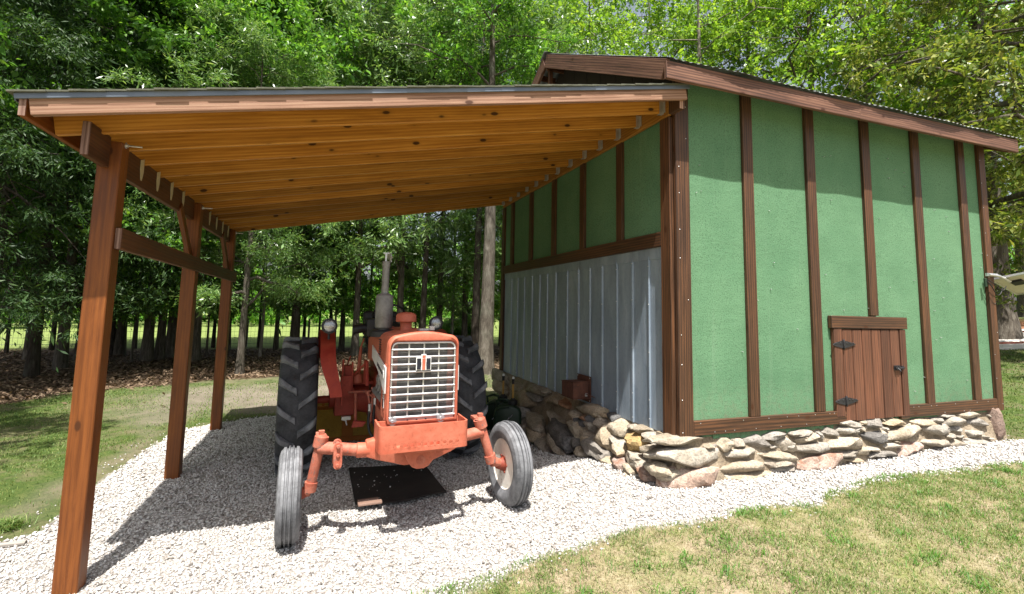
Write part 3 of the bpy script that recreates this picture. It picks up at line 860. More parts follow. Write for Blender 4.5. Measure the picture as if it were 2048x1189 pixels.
def stone(x, y, z, hx, hy, hz, tilt, axis, col, i, label=None):
    R = Matrix.Rotation(rad(tilt), 4, 'Y' if axis == 'x' else 'X')
    flip = Matrix.Diagonal((random.choice((-1, 1)), random.choice((-1, 1)), random.choice((-1, 1)), 1))
    return put('stone', random.choice(pool[col]), fnd, Matrix.Translation((x, y, z)) @ R @ Matrix.Diagonal((hx, hy, hz, 1)) @ flip, label=label)
for i, (pl, x, y, z, w, h, tl, c) in enumerate(STONES):
    dz = .105 + .35 * h
    if pl == 'F':
        low = max(0, .62 - z)
        stone(x, .035 - low * .16, z, w * 1.24 + .006, dz + .06 * low + min(.06, w * .12), h * 1.16 + .006, -tl, 'x', c, i)
    else:
        stone(x + .06, y, z, dz + .03, w * 1.08 + .005, h * 1.22 + .006, tl, 'y', c, i)
# brown block standing at the right end and stones round the unseen sides
pool['b'] = [stone_mesh(77, SM['b'], .92)]
stone(4.905, .0, .50, .12, .15, .29, 2, 'x', 'b', 0, 'upright brown stone block at the right end of the wall')
for k in range(150):
    px_ = random.uniform(0, SX); z_ = random.uniform(.18, .70)
    if k % 3: stone(px_, .06, z_, random.uniform(.05, .12), .10, random.uniform(.03, .05), random.uniform(-8, 8), 'x', random.choice('tgwgt'), k)
    else: stone(.04, random.uniform(.1, SY), z_ * .9 - .05, .09, random.uniform(.06, .14), random.uniform(.03, .06), random.uniform(-8, 8), 'y', random.choice('tgtdt'), k)
for k in range(26):
    stone(SX - .02, .3 + k * .19, .45 + .18 * (k % 2), .10, .13, .13, 0, 'y', random.choice('tgw'), k)
for k in range(26):
    stone(.1 + k * .19, SY, .3 + .25 * (k % 2), .13, .10, .16, 0, 'x', random.choice('tgw'), k)

# wall core
core = MB()
core.box(.03, SX - .03, .03, .12, .70, 4.38).box(.03, .12, .121, SY - .121, .68, 4.38).box(SX - .12, SX - .03, .121, SY - .121, .70, 4.38).box(.03, SX - .03, SY - .12, SY - .03, .70, 4.38)
put('wall_core', core.mesh('wall_core', M['dark'], 0), shed)
# front wall: one felt strip per bay
edges = [.12] + [BW * k for k in range(1, 6)] + [SX - .08]
for k in range(6):
    m = MB(); x0, x1 = edges[k], edges[k + 1]
    # slightly wavy sheet
    nxs, nzs = 10, 36; z0, z1 = .70, 4.30
    for zz in range(nzs + 1):
        for xx in range(nxs + 1):
            X = x0 + (x1 - x0) * xx / nxs; Z = z0 + (z1 - z0) * zz / nzs
            edge = min(xx, nxs - xx) / nxs
            w = .006 * min(1, edge * 4) * (float(vnoise(X * 1.0 + k * 3, Z, .28)) - .5) * 2
            m.v.append((X, w, Z))
    for zz in range(nzs):
        for xx in range(nxs):
            a = zz * (nxs + 1) + xx; m.f.append((a, a + 1, a + nxs + 2, a + nxs + 1))
    put('felt_panel', m.mesh('felt_panel', M['green'], 0, smooth=60), shed)
# torn felt skirt hanging under the sill
m = MB()
for k in range(24):
    x0 = .42 + k * .068; h = .035 + .03 * math.sin(k * 1.7) ** 2
    m.box(x0, x0 + .066, -.012, -.006, .722 - h * (1.2 - k * .02), .735)
put('felt_skirt', m.mesh('felt_skirt', M['green'], 0), shed)
# battens
def batten(x, z0, z1, y=-.018, w=.132, d=.040):
    return board('batten', (x, y, z0), (x, y, z1), d, w, M['batten'], shed, up=(1, 0, 0), bevel=.004)
for k in range(1, 6):
    batten(BW * k + .028, SILL_T if k != 3 else 1.897, 4.33)
# corner boards
board('corner_board', (.083, -.022, .705), (.083, -.022, 4.33), .045, .165, M['batten'], shed, up=(1, 0, 0))
board('corner_board', (-.018, .0785, .72), (-.018, .0785, 3.86), .045, .15, M['batten'], shed, up=(0, 1, 0))
board('corner_board', (SX - .04, -.022, .715), (SX - .04, -.022, 4.33), .045, .13, M['batten'], shed, up=(1, 0, 0))
board('corner_board', (SX + .02, .10, .715), (SX + .02, .10, 4.08), .04, .14, M['batten'], shed, up=(0, 1, 0))
# sill boards
zc, hh = (SILL_T + SILL_B) / 2, SILL_T - SILL_B
board('sill_board', (.17, -.020, zc), (2.245, -.020, zc - .006), .042, hh, M['batten'], shed)
board('sill_board', (3.255, -.020, zc), (SX - .10, -.020, zc), .042, hh, M['batten'], shed)
# door
door = thing_part = bpy.data.objects.new('door', None); COL.objects.link(door); door.parent = shed
door.matrix_basis = Matrix.Translation((2.66 - SX / 2, -SY / 2, 1.3 - .3)); WORLDM[door.name] = Matrix.Translation((2.66, 0, 1.3))
board('header', (2.045, -.028, 1.822), (3.295, -.028, 1.814), .05, .138, M['batten'], door)
dx0, dx1 = 2.075, 3.27
board('jamb', (2.142, -.024, .80), (2.142, -.024, 1.75), .045, .125, M['plank'], door, up=(1, 0, 0))
board('jamb', (3.215, -.024, .745), (3.215, -.024, 1.74), .045, .10, M['plank'], door, up=(1, 0, 0))
n = 6; a, b = 2.215, 3.155
for k in range(n):
    w = (b - a) / n; xx = a + (k + .5) * w
    board('plank', (xx, -.026 + random.uniform(-.002, .002), .745 + random.uniform(-.006, .006)), (xx, -.026, 1.743 + random.uniform(-.006, .0)), .032, w - .011, M['plank'], door, up=(1, 0, 0), bevel=.005)
bx('gap_shade_sheet', 2.16, 3.20, -.012, -.008, .75, 1.745, M['dark'], door, 0)  # dark sheet added behind the planks, standing in for shadow in the gaps
board('threshold_block', (3.12, -.025, .735), (3.26, -.025, .737), .04, .04, M['batten'], door)
# strap hinges: pointed plates with a barrel
def hinge(z):
    m = MB()
    m.prism([(-.165, 0), (-.15, .012), (-.06, .034), (-.012, .043), (-.012, -.043), (-.06, -.034), (-.15, -.012)], 'y', 0, -.006)
    m.prism([(.012, .043), (.06, .034), (.15, .015), (.195, 0), (.15, -.015), (.06, -.034), (.012, -.043)], 'y', 0, -.006)
    m.tube([(0, -.008, -.055), (0, -.008, .055)], .010, 8)
    for q in (-.12, -.05, .05, .10, .15): m.lathe([(-.006, .009), (-.012, .006)], 'y', (q, 0, .012), 8)
    put('hinge', m.mesh('hinge', M['black_metal'], .001), door, Matrix.Translation((2.215, -.0475, z)))
hinge(1.575); hinge(.962)
m = MB(); m.box(-.075, .03, -.006, 0, -.028, .028).tube([(-.07, -.02, 0), (.075, -.02, 0)], .010, 8).tube([(-.045, -.02, 0), (-.045, -.05, -.02), (-.045, -.055, -.035)], .008, 8).box(.05, .09, -.008, 0, -.022, .022).box(-.02, .0, -.03, 0, -.02, .02).box(-.065, -.045, -.03, 0, -.02, .02)
put('latch', m.mesh('latch', M['black_metal'], .001), door, Matrix.Translation((3.10, -.045, 1.30)))
# left wall: felt above, galvanised sheet below
RT, RB, MBZ = 2.706, 2.558, .711
lb = [.155] + [BW * k for k in range(1, 6)] + [SY - .06]
for k in range(6):
    m = MB(); y0, y1 = lb[k], lb[k + 1]
    for zz in range(11):
        for yy in range(9):
            Y = y0 + (y1 - y0) * yy / 8; Z = RB + .02 + (4.0 - RB) * zz / 10
            e = min(yy, 8 - yy) / 8
            m.v.append((.006 * min(1, e * 4) * (float(vnoise(Y + 9, Z, .3)) - .5) * 2, Y, Z))
    for zz in range(10):
        for yy in range(8):
            q = zz * 9 + yy; m.f.append((q, q + 1, q + 10, q + 9))
    put('felt_panel', m.mesh('felt_panel', M['green'], 0, smooth=60), shed)
for k in range(1, 6):
    board('batten', (-.018, BW * k + .015, RT), (-.018, BW * k + .015, 3.90), .040, .125, M['batten'], shed, up=(0, 1, 0))
board('corner_board', (-.018, SY - .03, .72), (-.018, SY - .03, 3.86), .045, .13, M['batten'], shed, up=(0, 1, 0))
board('rail', (-.018, .155, (RT + RB) / 2), (-.018, SY - .10, (RT + RB) / 2), .042, RT - RB, M['batten'], shed)
seams = [.155, .39, .69, 1.01, 1.34, 1.65, 1.96, 2.30, 2.68, 2.99, 3.28, 3.60, 3.95, 4.27, 4.59, SY - .10]
for k in range(len(seams) - 1):
    a, b = seams[k] + .002, seams[k + 1] - .002
    m = MB(); dbl = k % 2 == 0
    prof = [(a, 0), (a + .006, -.016), (a + .016, -.016), (a + .022, 0)] + ([(a + .034, 0), (a + .038, -.010), (a + .046, -.010), (a + .050, 0)] if dbl else [])
    prof += [(a + (b - a) * .5, -.003 * (1 if k % 3 else -1)), (b, 0)]
    prof += [(b, .012), (a, .012)]
    m.prism([(p[1], p[0]) for p in prof], 'z', MBZ + random.uniform(-.006, .004), 2.47 + random.uniform(-.004, .004))
    put('metal_sheet', m.mesh('metal_sheet', M['galv'], 0, smooth=20), shed)
# flashing over the sheets
bx('flashing', -.012, .0, .155, SY - .10, 2.44, RB - .001, M['galv'], shed, .002)
# screws on sheets and pale nail heads on the felt
m = MB()
for s_ in seams[1:-1]:
    for z_ in (.78, 1.0, 1.5, 2.0, 2.4): m.lathe([(-.022, .001), (-.020, .006), (-.014, .007)], 'x', (0, s_ + .012, z_ + random.uniform(-.03, .03)), 6)
tag(put('screws', m.mesh('screws', M['steel'], 0), shed), kind='stuff')
m = MB()
for k in range(48):
    xx = random.uniform(.2, 4.95); zz = random.uniform(.9, 4.0)
    if 2.0 < xx < 3.35 and zz < 1.95: continue
    m.lathe([(-.020, .001), (-.018, random.uniform(.0022, .0045)), (0, .004)], 'y', (xx, 0, zz), 6)
tag(put('felt_nails', m.mesh('felt_nails', M['steel'], 0), shed), kind='stuff')
m = MB()
for xx, z0, z1 in ((.085, .75, 4.0), (SX - .04, .78, 4.0)):
    for k in range(11): m.lathe([(-.050, .001), (-.047, .005), (-.03, .005)], 'y', (xx + random.choice((-.05, .04)), 0, z0 + (z1 - z0) * k / 10 + random.uniform(-.05, .05)), 6)
for k in range(14): m.lathe([(-.0445, .001), (-.043, .005), (-.03, .005)], 'y', (.25 + k * .14 + random.uniform(-.04, .04), 0, zc + random.choice((-.045, .045))), 6)
for k in range(10): m.lathe([(-.0445, .001), (-.043, .005), (-.03, .005)], 'y', (3.3 + k * .16 + random.uniform(-.04, .04), 0, zc + random.choice((-.045, .045))), 6)
tag(put('board_nails', m.mesh('board_nails', M['steel'], 0), shed), kind='stuff')
# far walls in plain felt
bx('back_wall_felt', .0, SX, SY - .028, SY - .0, .7, 4.35, M['green'], shed, 0)
bx('side_wall_felt', SX - .029, SX, .122, SY - .13, .7, 4.35, M['green'], shed, 0)
# gable boards (dark, over the carport roof) and the one opposite
for xx in (.02, SX - .08):
    n = 14
    for k in range(n):
        y0, y1 = SY * k / n + .003, SY * (k + 1) / n - .003
        za, zb = roof_z(y0) - .12, roof_z(y1) - .12
        if k == n // 2 - 1 or k == n // 2: pass
        put('gable_board', MB().prism([(y0, 4.0), (y1, 4.0), (y1, zb), (y0, za)], 'x', xx, xx + .05).mesh('gable_board', M['dark'], .002), shed)
# roof: two corrugated sheets with overhang
X0, X1 = -.30, 5.34
def roof_slope(s):
    m = MB(); n = int((X1 - X0) / .0095)
    ya, yb = (-OV - .035, SY / 2) if s > 0 else (SY + OV + .035, SY / 2)
    rows = [0, .12, 1.0]
    for r in rows:
        for k in range(n + 1):
            X = X0 + (X1 - X0) * k / n; Y = ya + (yb - ya) * r
            edge = 1 - min(1, r * 8)
            wob = (float(vnoise(X * 1.0, 3.3, .42)) - .5) * .035 * edge
            Yw = Y - s * ((float(vnoise(X, 8.1, .36)) - .5) * .05) * edge
            z = EAVE_Z + SL * ((Y if s > 0 else SY - Y) + OV) + .010 + .0045 * math.cos(2 * math.pi * X / .085) + wob * .3
            m.v.append((X, Yw, z))
    for i in range(len(rows) - 1):
        for k in range(n):
            a_ = i * (n + 1) + k; m.f.append((a_, a_ + 1, a_ + n + 2, a_ + n + 1))
    me = m.mesh('roof_sheet', M['metal_roof'], 0, smooth=80)
    return put('roof_sheet', me, shed)
roof_slope(1); roof_slope(-1)
put('ridge_cap', MB().prism([(SY / 2 - .15, RIDGE_Z - .045), (SY / 2, RIDGE_Z + .04), (SY / 2 + .15, RIDGE_Z - .045), (SY / 2, RIDGE_Z + .025)], 'x', X0 - .01, X1 + .01).mesh('ridge_cap', M['metal_roof'], 0), shed)
# eave fascia (front in two lengths, a nail plate at the joint), rear fascia
fz = 4.165
board('fascia_board', (X0, -OV + .02, fz), (2.30, -OV + .02, fz), .04, .172, M['fascia_dark'], shed)
board('fascia_board', (2.305, -OV + .02, fz - .002), (X1 - .04, -OV + .02, fz), .04, .168, M['fascia_dark'], shed)
board('fascia_board', (X0, SY + OV - .02, fz), (X1 - .04, SY + OV - .02, fz), .04, .17, M['fascia_dark'], shed)
# rake boards on both gables
for xx in (X0 + .02, X1 - .06):
    for s in (1, -1):
        ya = -OV if s > 0 else SY + OV
        p0 = Vector((xx, ya + s * .045, EAVE_Z + SL * .045 - .115)); p1 = Vector((xx, SY / 2, RIDGE_Z - .115))
        d = (p1 - p0).normalized()
        up = Vector((0, -d.z * s, d.y * s)) if s > 0 else Vector((0, d.z, -d.y))
        if up.z < 0: up = -up
        board('rake_board', p0, p1 - d * .03, .04, .19, M['fascia_dark'], shed, up=up)
# lookouts under the overhang and rafter tails
for s in (1, -1):
    for k in range(5):
        yy = (.25 + k * .5); Y = yy if s > 0 else SY - yy; z = roof_z(Y) - .09
        board('lookout', (X0 + .045, Y, z), (.02, Y, z), .038, .085, M['beam'], shed)
for k in range(9):
    xx = .1 + k * .60
    board('rafter_tail', (xx, -OV + .045, EAVE_Z + SL * .045 - .08), (xx, .02, EAVE_Z + SL * (OV + .02) - .08), .038, .09, M['dark'], shed)
board('ridge_beam', (X0 + .045, SY / 2, RIDGE_Z - .17), (.02, SY / 2, RIDGE_Z - .17), .045, .17, M['beam'], shed)
board('gable_strut', (X0 + .10, SY / 2, 4.9), (X0 + .10, SY / 2, RIDGE_Z - .26), .05, .06, M['beam'], shed, up=(1, 0, 0))
board('gable_strut', (X0 + .12, SY / 2 + .35, 4.85), (X0 + .12, SY / 2 + .35, RIDGE_Z - .42), .05, .06, M['beam'], shed, up=(1, 0, 0))
# ---------------------------------------------------------------- lean-to carport
PX = -4.60; PWD = .1374
carport = thing('carport', 'open lean-to carport on brown timber posts with amber pine rafters', 'carport', (PX, 2.5, 0))
RS = .1890                                  # roof rise per metre of x
def rz(x): return 4.072 + RS * x            # underside of deck
YF, YB, XL = -.20, 5.06, -4.985
ang = math.atan(RS); cu = Vector((-math.sin(ang), 0, math.cos(ang)))
# posts
PY = [.218, 2.52, 4.69]
for k, y in enumerate(PY):
    g = Hf(PX - .07, y + .07) - .15
    board('post', (PX - PWD / 2, y + PWD / 2, g), (PX - PWD / 2, y + PWD / 2, rz(PX - PWD / 2) - .152), PWD, PWD, M['post'], carport, up=(1, 0, 0), bevel=.006)
# header beam running front to back, let into the posts
bz1 = 3.065; bz0 = 2.84; bxm = -4.688
segs = [(-.10, PY[0]), (PY[0] + PWD, PY[1]), (PY[1] + PWD, PY[2]), (PY[2] + PWD, 5.0)]
for a, b in segs:
    board('header_beam', (bxm, a, (bz0 + bz1) / 2), (bxm, b, (bz0 + bz1) / 2), .046, bz1 - bz0, M['beam'], carport)
bx('end_grain', bxm - .0215, bxm + .0215, -.1015, -.1003, bz0 + .003, bz1 - .003, M['end'], carport, 0)
# knee braces
for y in PY[1:]:
    board('knee_brace', (PX - .07, y - .56, 2.90), (PX - .07, y + .01, 2.40), .045, .09, M['post'], carport)
# rail bolted across the inner faces
board('rail', (PX + .021, .25, 2.345), (PX + .021, 4.845, 2.305), .040, .152, M['beam'], carport)
bx('end_grain', PX + .003, PX + .039, .2478, .249, 2.272, 2.418, M['end'], carport, 0)
# ledger on the shed wall
board('ledger', (-.041, -.018, 3.963), (-.041, SY - .05, 3.963), .040, .20, M['rafter'], carport)
board('ledger_end', (-.030, -.188, 3.966), (-.030, -.020, 3.966), .062, .196, M['batten'], carport)
bx('end_grain', -.061, -.0215, -.1915, -.1895, 3.866, 4.06, M['fascia'], carport, 0)
# rafters with joist hangers and hurricane ties
NR = 13
rd = .150
for k in range(NR):
    y = .075 + .4085 * k
    if k == NR - 1: y = 4.985
    p0 = Vector((XL + .045, y, rz(XL + .045))) - cu * rd / 2; p1 = Vector((-.062, y, rz(-.062))) - cu * rd / 2
    board('rafter', p0, p1, .038, rd, M['rafter'], carport, up=cu)
    hz = rz(-.09) - rd
    m = MB().box(-.05, 0, -.024, -.0195, -.006, .125).box(-.05, 0, .0195, .024, -.006, .125).box(-.05, .0, -.024, .024, -.010, -.005).box(-.003, .0, -.05, .05, .0, .12)
    put('joist_hanger', m.mesh('joist_hanger', M['steel'], 0), carport, Matrix.Translation((-.063, y, hz)))
    if k not in (0, 6, 12):
        zt = rz(bxm) - .02
        m = MB().prism([(-.035, .06), (.035, .085), (.035, -.02), (.012, -.085), (-.012, -.085), (-.035, -.01)], 'x', 0, .003)
        for q in ((0, .03), (0, -.03), (.015, .055), (-.015, .02), (0, -.065)): m.lathe([(.003, .005), (.006, .004)], 'x', (0, q[0], q[1]), 6)
        put('hurricane_tie', m.mesh('hurricane_tie', M['tie'], 0), carport, Matrix.Translation((bxm + .0245, y - .062, bz1 - .075)) @ Matrix.Scale(1.12, 4))
# deck planks on the rafters
nb = 17
for k in range(nb):
    a = YF + (YB - YF) * k / nb + .002; b = YF + (YB - YF) * (k + 1) / nb - .002; y = (a + b) / 2
    p0 = Vector((XL, y, rz(XL))) + cu * .008; p1 = Vector((-.0, y, rz(0))) + cu * .008
    board('deck_plank', p0, p1, b - a, .015, M['rafter'], carport, up=cu, bevel=.002)
# fascias
p0 = Vector((XL + .041, YF - .0, rz(XL + .041))) - cu * .056; p1 = Vector((-.008, YF - .0, rz(-.008))) - cu * .056
board('fascia_board', p0, p1, .038, .120, M['fascia'], carport, up=cu)
board('eave_board', (XL + .02, YF - .018, rz(XL + .02) - .06), (XL + .02, YB, rz(XL + .02) - .06), .038, .122, M['post'], carport)
bx('end_grain', XL + .003, XL + .037, YF - .0205, YF - .0185, rz(XL + .02) - .118, rz(XL + .02) - .003, M['end'], carport, 0)
p0 = Vector((XL + .041, YB + .02, rz(XL + .041))) - cu * .056; p1 = Vector((-.008, YB + .02, rz(-.008))) - cu * .056
board('fascia_board', p0, p1, .038, .120, M['fascia'], carport, up=cu)
# drip edge and shingles
p0 = Vector((XL - .02, YF - .027, rz(XL - .02))) + cu * .002; p1 = Vector((.03, YF - .027, rz(.03))) + cu * .002
board('drip_edge', p0, p1, .012, .036, M['drip'], carport, up=cu, bevel=.002)
p0 = Vector((XL - .026, YF, rz(XL - .026))) + cu * .0; p1 = Vector((XL - .026, YB, rz(XL - .026)))
board('drip_edge', p0, p1, .010, .034, M['drip'], carport, bevel=.002)
# shingle courses: strips along y, thick butt edges, slightly uneven front ends
nc = 34
for k in range(nc):
    xa = XL - .045 + (5.02) * k / nc; xb = xa + 5.02 / nc + .04
    yo = random.uniform(-.007, .007)
    m = MB(); L = xb - xa
    m.add([(0, YF - .049 + yo, .0), (L, YF - .049 + yo, -.004), (L, YB + .05, -.004), (0, YB + .05, .0), (0, YF - .049 + yo, .012), (L, YF - .049 + yo, .006), (L, YB + .05, .006), (0, YB + .05, .012)],
          [(0, 3, 2, 1), (4, 5, 6, 7), (0, 1, 5, 4), (1, 2, 6, 5), (2, 3, 7, 6), (3, 0, 4, 7)])
    put('shingle_course', m.mesh('shingle_course', M['shingle'], 0), carport, frame(Vector((xa, 0, rz(xa))) + cu * .022, Vector((xa + 1, 0, rz(xa + 1))) + cu * .022))
# long bolts
for y, z in ((.285, 3.03), (2.60, 3.0), (4.76, 3.0)):
    m = MB().tube([(0, 0, 0), (.10, 0, 0)], .006, 8).tube([(.0, 0, 0), (.004, 0, 0)], .022, 12).tube([(.004, 0, 0), (.016, 0, 0)], .013, 6)
    put('bolt', m.mesh('bolt', M['steel'], 0), carport, Matrix.Translation((PX, y, z)))
# ---------------------------------------------------------------- the tractor (local: x to the picture's right, y to its rear, z up)
TX, TY = -2.36, .45
tr = thing('tractor', 'faded red farm tractor with silver grille and tall exhaust, parked on gravel', 'tractor', (TX, TY, 0), rotz=rad(2.6), roty=-.006)
TW = WORLDM[tr.name]
I4 = Matrix.Identity(4)
def part(name, mb, mat, parent=tr, bevel=0.0, seg=1, smooth=35, at=(0, 0, 0), label=None, M_=None):
    L = M_ if M_ is not None else Matrix.Translation(at)
    return put(name, mb.mesh(name, mat, bevel, seg, smooth), parent, L, local=True, label=label)
def empty_part(name, at, parent=tr):
    o = bpy.data.objects.new(name, None); COL.objects.link(o); o.empty_display_size = .1
    o.parent = parent; o.matrix_basis = Matrix.Translation(at); WORLDM[o.name] = WORLDM[parent.name] @ o.matrix_basis
    return o
GZ = lambda lx, ly: Hf(*(TW @ Vector((lx, ly, 0))).xy)

# --- rear wheels
RR, RWD = .768, .40
def tyre_profile(R, W, rim_r):
    h = W / 2
    return [(-h * .62, rim_r), (-h * .80, rim_r + .02), (-h * .98, rim_r + (R - rim_r) * .35), (-h * 1.0, rim_r + (R - rim_r) * .55), (-h * .93, R - .075), (-h * .80, R - .045), (-h * .4, R - .030), (0, R - .026),
            (h * .4, R - .030), (h * .80, R - .045), (h * .93, R - .075), (h * 1.0, rim_r + (R - rim_r) * .55), (h * .98, rim_r + (R - rim_r) * .35), (h * .80, rim_r + .02), (h * .62, rim_r)]
rt_me = MB().lathe(tyre_profile(RR, RWD, .50), 'x', n=64, close=True).mesh('tyre', M['tyre'], 0, smooth=50)
def lug_mesh(side):
    m = MB(); st = []
    N = 7
    for i in range(N):
        f = i / (N - 1)
        x = side * (.012 + f * .182)
        th = f * .13 + .05 * f * f                      # outer end ahead
        Rr = RR - .030 - .012 * f ** 2 - (.030 if f > .9 else 0)
        hgt = .040 + .012 * (f > .5)
        wd = .026 + .006 * f if i else .034
        st.append((x, th, Rr, hgt, wd))
    def P(x, th, r): return (x, -r * math.cos(th), r * math.sin(th))
    for (x, th, r, h, w) in st:
        d = w / r
        m.v += [P(x, th - d * 1.25, r - .012), P(x, th - d, r + h), P(x, th + d, r + h), P(x, th + d * 1.25, r - .012)]
    for i in range(N - 1):
        for k in range(4):
            a, b = i * 4 + k, i * 4 + (k + 1) % 4; m.f.append((a, b, b + 4, a + 4))
    m.f += [(0, 1, 2, 3), tuple((N - 1) * 4 + q for q in (3, 2, 1, 0))]
    return m.mesh('lug', M['lug'], .005, smooth=40)
lug = {s: lug_mesh(s) for s in (-1, 1)}
rim_me = MB().lathe([(-.12, .50), (-.13, .46), (-.08, .44), (.02, .43), (.03, .20), (.06, .12), (.09, .10), (.09, .02)], 'x', n=40).mesh('rim', M['red_dark'], 0)
NL = 16
for lx in (-.985, .945):
    z0 = GZ(lx, 2.1) - .025
    w = empty_part('rear_wheel', (lx, 2.1, z0 + RR))
    put('tyre', rt_me, w, I4, local=True); put('rim', rim_me, w, Matrix.Diagonal((1 if lx < 0 else -1, 1, 1, 1)), local=True)
    for s in (-1, 1):
        for k in range(NL):
            put('lug', lug[s], w, Matrix.Rotation(2 * math.pi * (k + (.5 if s > 0 else 0) + .15) / NL, 4, 'X'), local=True)
# --- front wheels
FR, FW = .378, .175
h = FW / 2
fp = [(-h * .55, .215), (-h * .75, .225), (-h * 1.0, .275), (-h * 1.02, .305), (-h * .90, .340), (-h * .74, .352), (-h * .66, .366), (-h * .44, .369), (-h * .40, .355), (-h * .27, .355), (-h * .22, .374), (h * .0 - .012, .377),
      (-.008, .362), (.008, .362), (.012, .377), (h * .22, .374), (h * .27, .355), (h * .40, .355), (h * .44, .369), (h * .66, .366), (h * .74, .352), (h * .90, .340), (h * 1.02, .305), (h * 1.0, .275), (h * .75, .225), (h * .55, .215)]
ft_me = MB().lathe(fp, 'x', n=56, close=True).mesh('tyre', M['front_tyre'], 0, smooth=30)
frim_me = MB().lathe([(-.058, .228), (-.066, .220), (-.056, .208), (-.046, .195), (-.030, .175), (-.026, .09), (-.024, .085)], 'x', n=40).lathe([(-.055, .228), (.055, .228)], 'x', n=40).mesh('rim', M['rim'], 0, smooth=50)
fhub_me = MB().lathe([(-.13, .0), (-.13, .035), (-.105, .045), (-.065, .055), (-.050, .092), (-.028, .10), (-.02, .0)], 'x', n=28)
for k in range(6):
    a = k * math.pi / 3; fhub_me.tube([(-.068, .075 * math.cos(a), .075 * math.sin(a)), (-.03, .075 * math.cos(a), .075 * math.sin(a))], .011, 6)
fhub_me = fhub_me.mesh('hub', M['hub'], 0)
for lx, ly, zr in ((-1.005, .16, .008), (.865, .02, .035)):
    z0 = GZ(lx, ly) - zr
    w = empty_part('front_wheel', (lx, ly, z0 + FR))
    S = Matrix.Rotation(rad(0 if lx < 0 else 3), 4, 'Z') @ Matrix.Diagonal((1 if lx > 0 else -1, 1, 1, 1))
    put('tyre', ft_me, w, S, local=True); put('rim', frim_me, w, S, local=True); put('hub', fhub_me, w, S, local=True)
# --- front axle
zl, zr = GZ(-1.0, 0) + FR, GZ(.9, 0) + FR
def spindle(xt, zt, xb, zb, hubx, yo=0.0):
    s = math.copysign(1, xb)
    d = Vector((xb - xt, 0, zb - zt))
    m = MB().tube([(xt, 0, zt), (xt + d.x * .93, 0, zt + d.z * .93)], .040, 14)
    m.tube([(xt - d.x * .06, 0, zt - d.z * .06), (xt + d.x * .14, 0, zt + d.z * .14)], .056, 14)
    m.tube([(xt + d.x * .82, 0, zt + d.z * .82), (xb, 0, zb)], .052, 14)
    m.tube([(xb, 0, zb + .005), (hubx, 0, zb - .015)], [.046, .034], 14)
    m.box(xt - .022, xt + .022, -.022, .022, zt + .035, zt + .075)
    m.tube([(xt, 0, zt + .02), (xt, 0, zt + .045)], [.052, .036], 12)
    m.box(xt - .04, xt + .02, .0, .16, zt + .0, zt + .028)
    m.v = [(p[0], p[1] + yo * (1 + .6 * (zt - p[2]) / max(.05, zt - zb)), p[2]) for p in m.v]
    return m
part('spindle', spindle(-.785, .80, -.855, zl - .0, -.93, .10), M['red_worn'], smooth=45)
part('spindle', spindle(.565, .865, .685, zr - .01, .77), M['red_worn'], smooth=45)
m = MB().tube([(-.80, .105, .735), (-.50, .01, .715)], .050, 16)
for q in (-.70, -.64): m.tube([(q, -.050 + (-q - .5) * .33, .725), (q, -.0535 + (-q - .5) * .33, .725)], .010, 8)
part('axle_extension', m, M['red_worn'])
part('axle_extension', MB().tube([(.59, .0, .775), (.28, .0, .735)], .050, 16), M['red_worn'])
m = MB().tube([(-.515, .0, .715), (-.40, .0, .708)], .060, 16)
m.prism([(-.44, .785), (-.36, .80), (-.0, .79), (.34, .79), (.40, .75), (.40, .70), (.28, .64), (.10, .575), (-.12, .565), (-.36, .635), (-.44, .665)], 'y', -.055, .055)
part('axle_beam', m, M['red'], bevel=.012, seg=2)
m = MB()
for yy in (-.068, .045):
    m.prism([(-.66 + .035 * math.cos(a) + .0, .70 + (.07 if math.sin(a) > 0 else -.07) + .035 * math.sin(a)) for a in [k * math.pi / 8 for k in range(16)]], 'y', yy, yy + .02)
for zz in (.775, .628): m.tube([(-.66, -.085, zz), (-.66, .08, zz)], .016, 8)
m.tube([(-.66, -.08, .705), (-.66, -.068, .705)], .016, 6)
part('axle_clamp', m, M['red_worn'], bevel=.003)
# pivot plate under the bracket
m = MB().prism([(-.16, .80), (.16, .80), (.155, .725), (.10, .60), (.07, .565), (.03, .548), (-.03, .548), (-.07, .565), (-.10, .60), (-.155, .725)], 'y', -.125, -.075)
part('pivot_bracket', m, M['red'], bevel=.006)
m = MB().lathe([(-.128, .001), (-.131, .028), (-.126, .040)], 'y', (.0, 0, .617), 20).lathe([(-.136, .001), (-.134, .009)], 'y', (.0, 0, .617), 10)
part('pivot_pin', m, M['red_worn'])
# --- front weight bracket: U of plate with a row of holes
def rounded(x0, x1, y0, y1, r, n=5):
    pts = []
    for cx, cy, a0 in ((x1 - r, y0 + r, -90), (x1 - r, y1 - .001, 0)): 
        if cy == y0 + r:
            for k in range(n + 1): a = rad(a0 + 90 * k / n); pts.append((cx + r * math.cos(a), cy + r * math.sin(a)))
        else: pts.append((x1, y1))
    left = [(-(p[0] - (x0 + x1) / 2) + (x0 + x1) / 2, p[1]) for p in pts][::-1]
    return left + pts
out_ = rounded(-.372, .372, -.27, .03, .05); inn = rounded(-.358, .358, -.256, .03, .038)
def strip(m, z0, z1, o, i):
    n = len(o); b = len(m.v)
    for P_ in (o, i):
        for z in (z0, z1): m.v += [(p[0], p[1], z) for p in P_]
    O0, O1, I0, I1 = b, b + n, b + 2 * n, b + 3 * n
    for k in range(n - 1):
        m.f += [(O0 + k, O0 + k + 1, O1 + k + 1, O1 + k), (I0 + k + 1, I0 + k, I1 + k, I1 + k + 1), (O1 + k, O1 + k + 1, I1 + k + 1, I1 + k), (O0 + k + 1, O0 + k, I0 + k, I0 + k + 1)]
    for k in (0, n - 1): m.f.append((O0 + k, O1 + k, I1 + k, I0 + k))
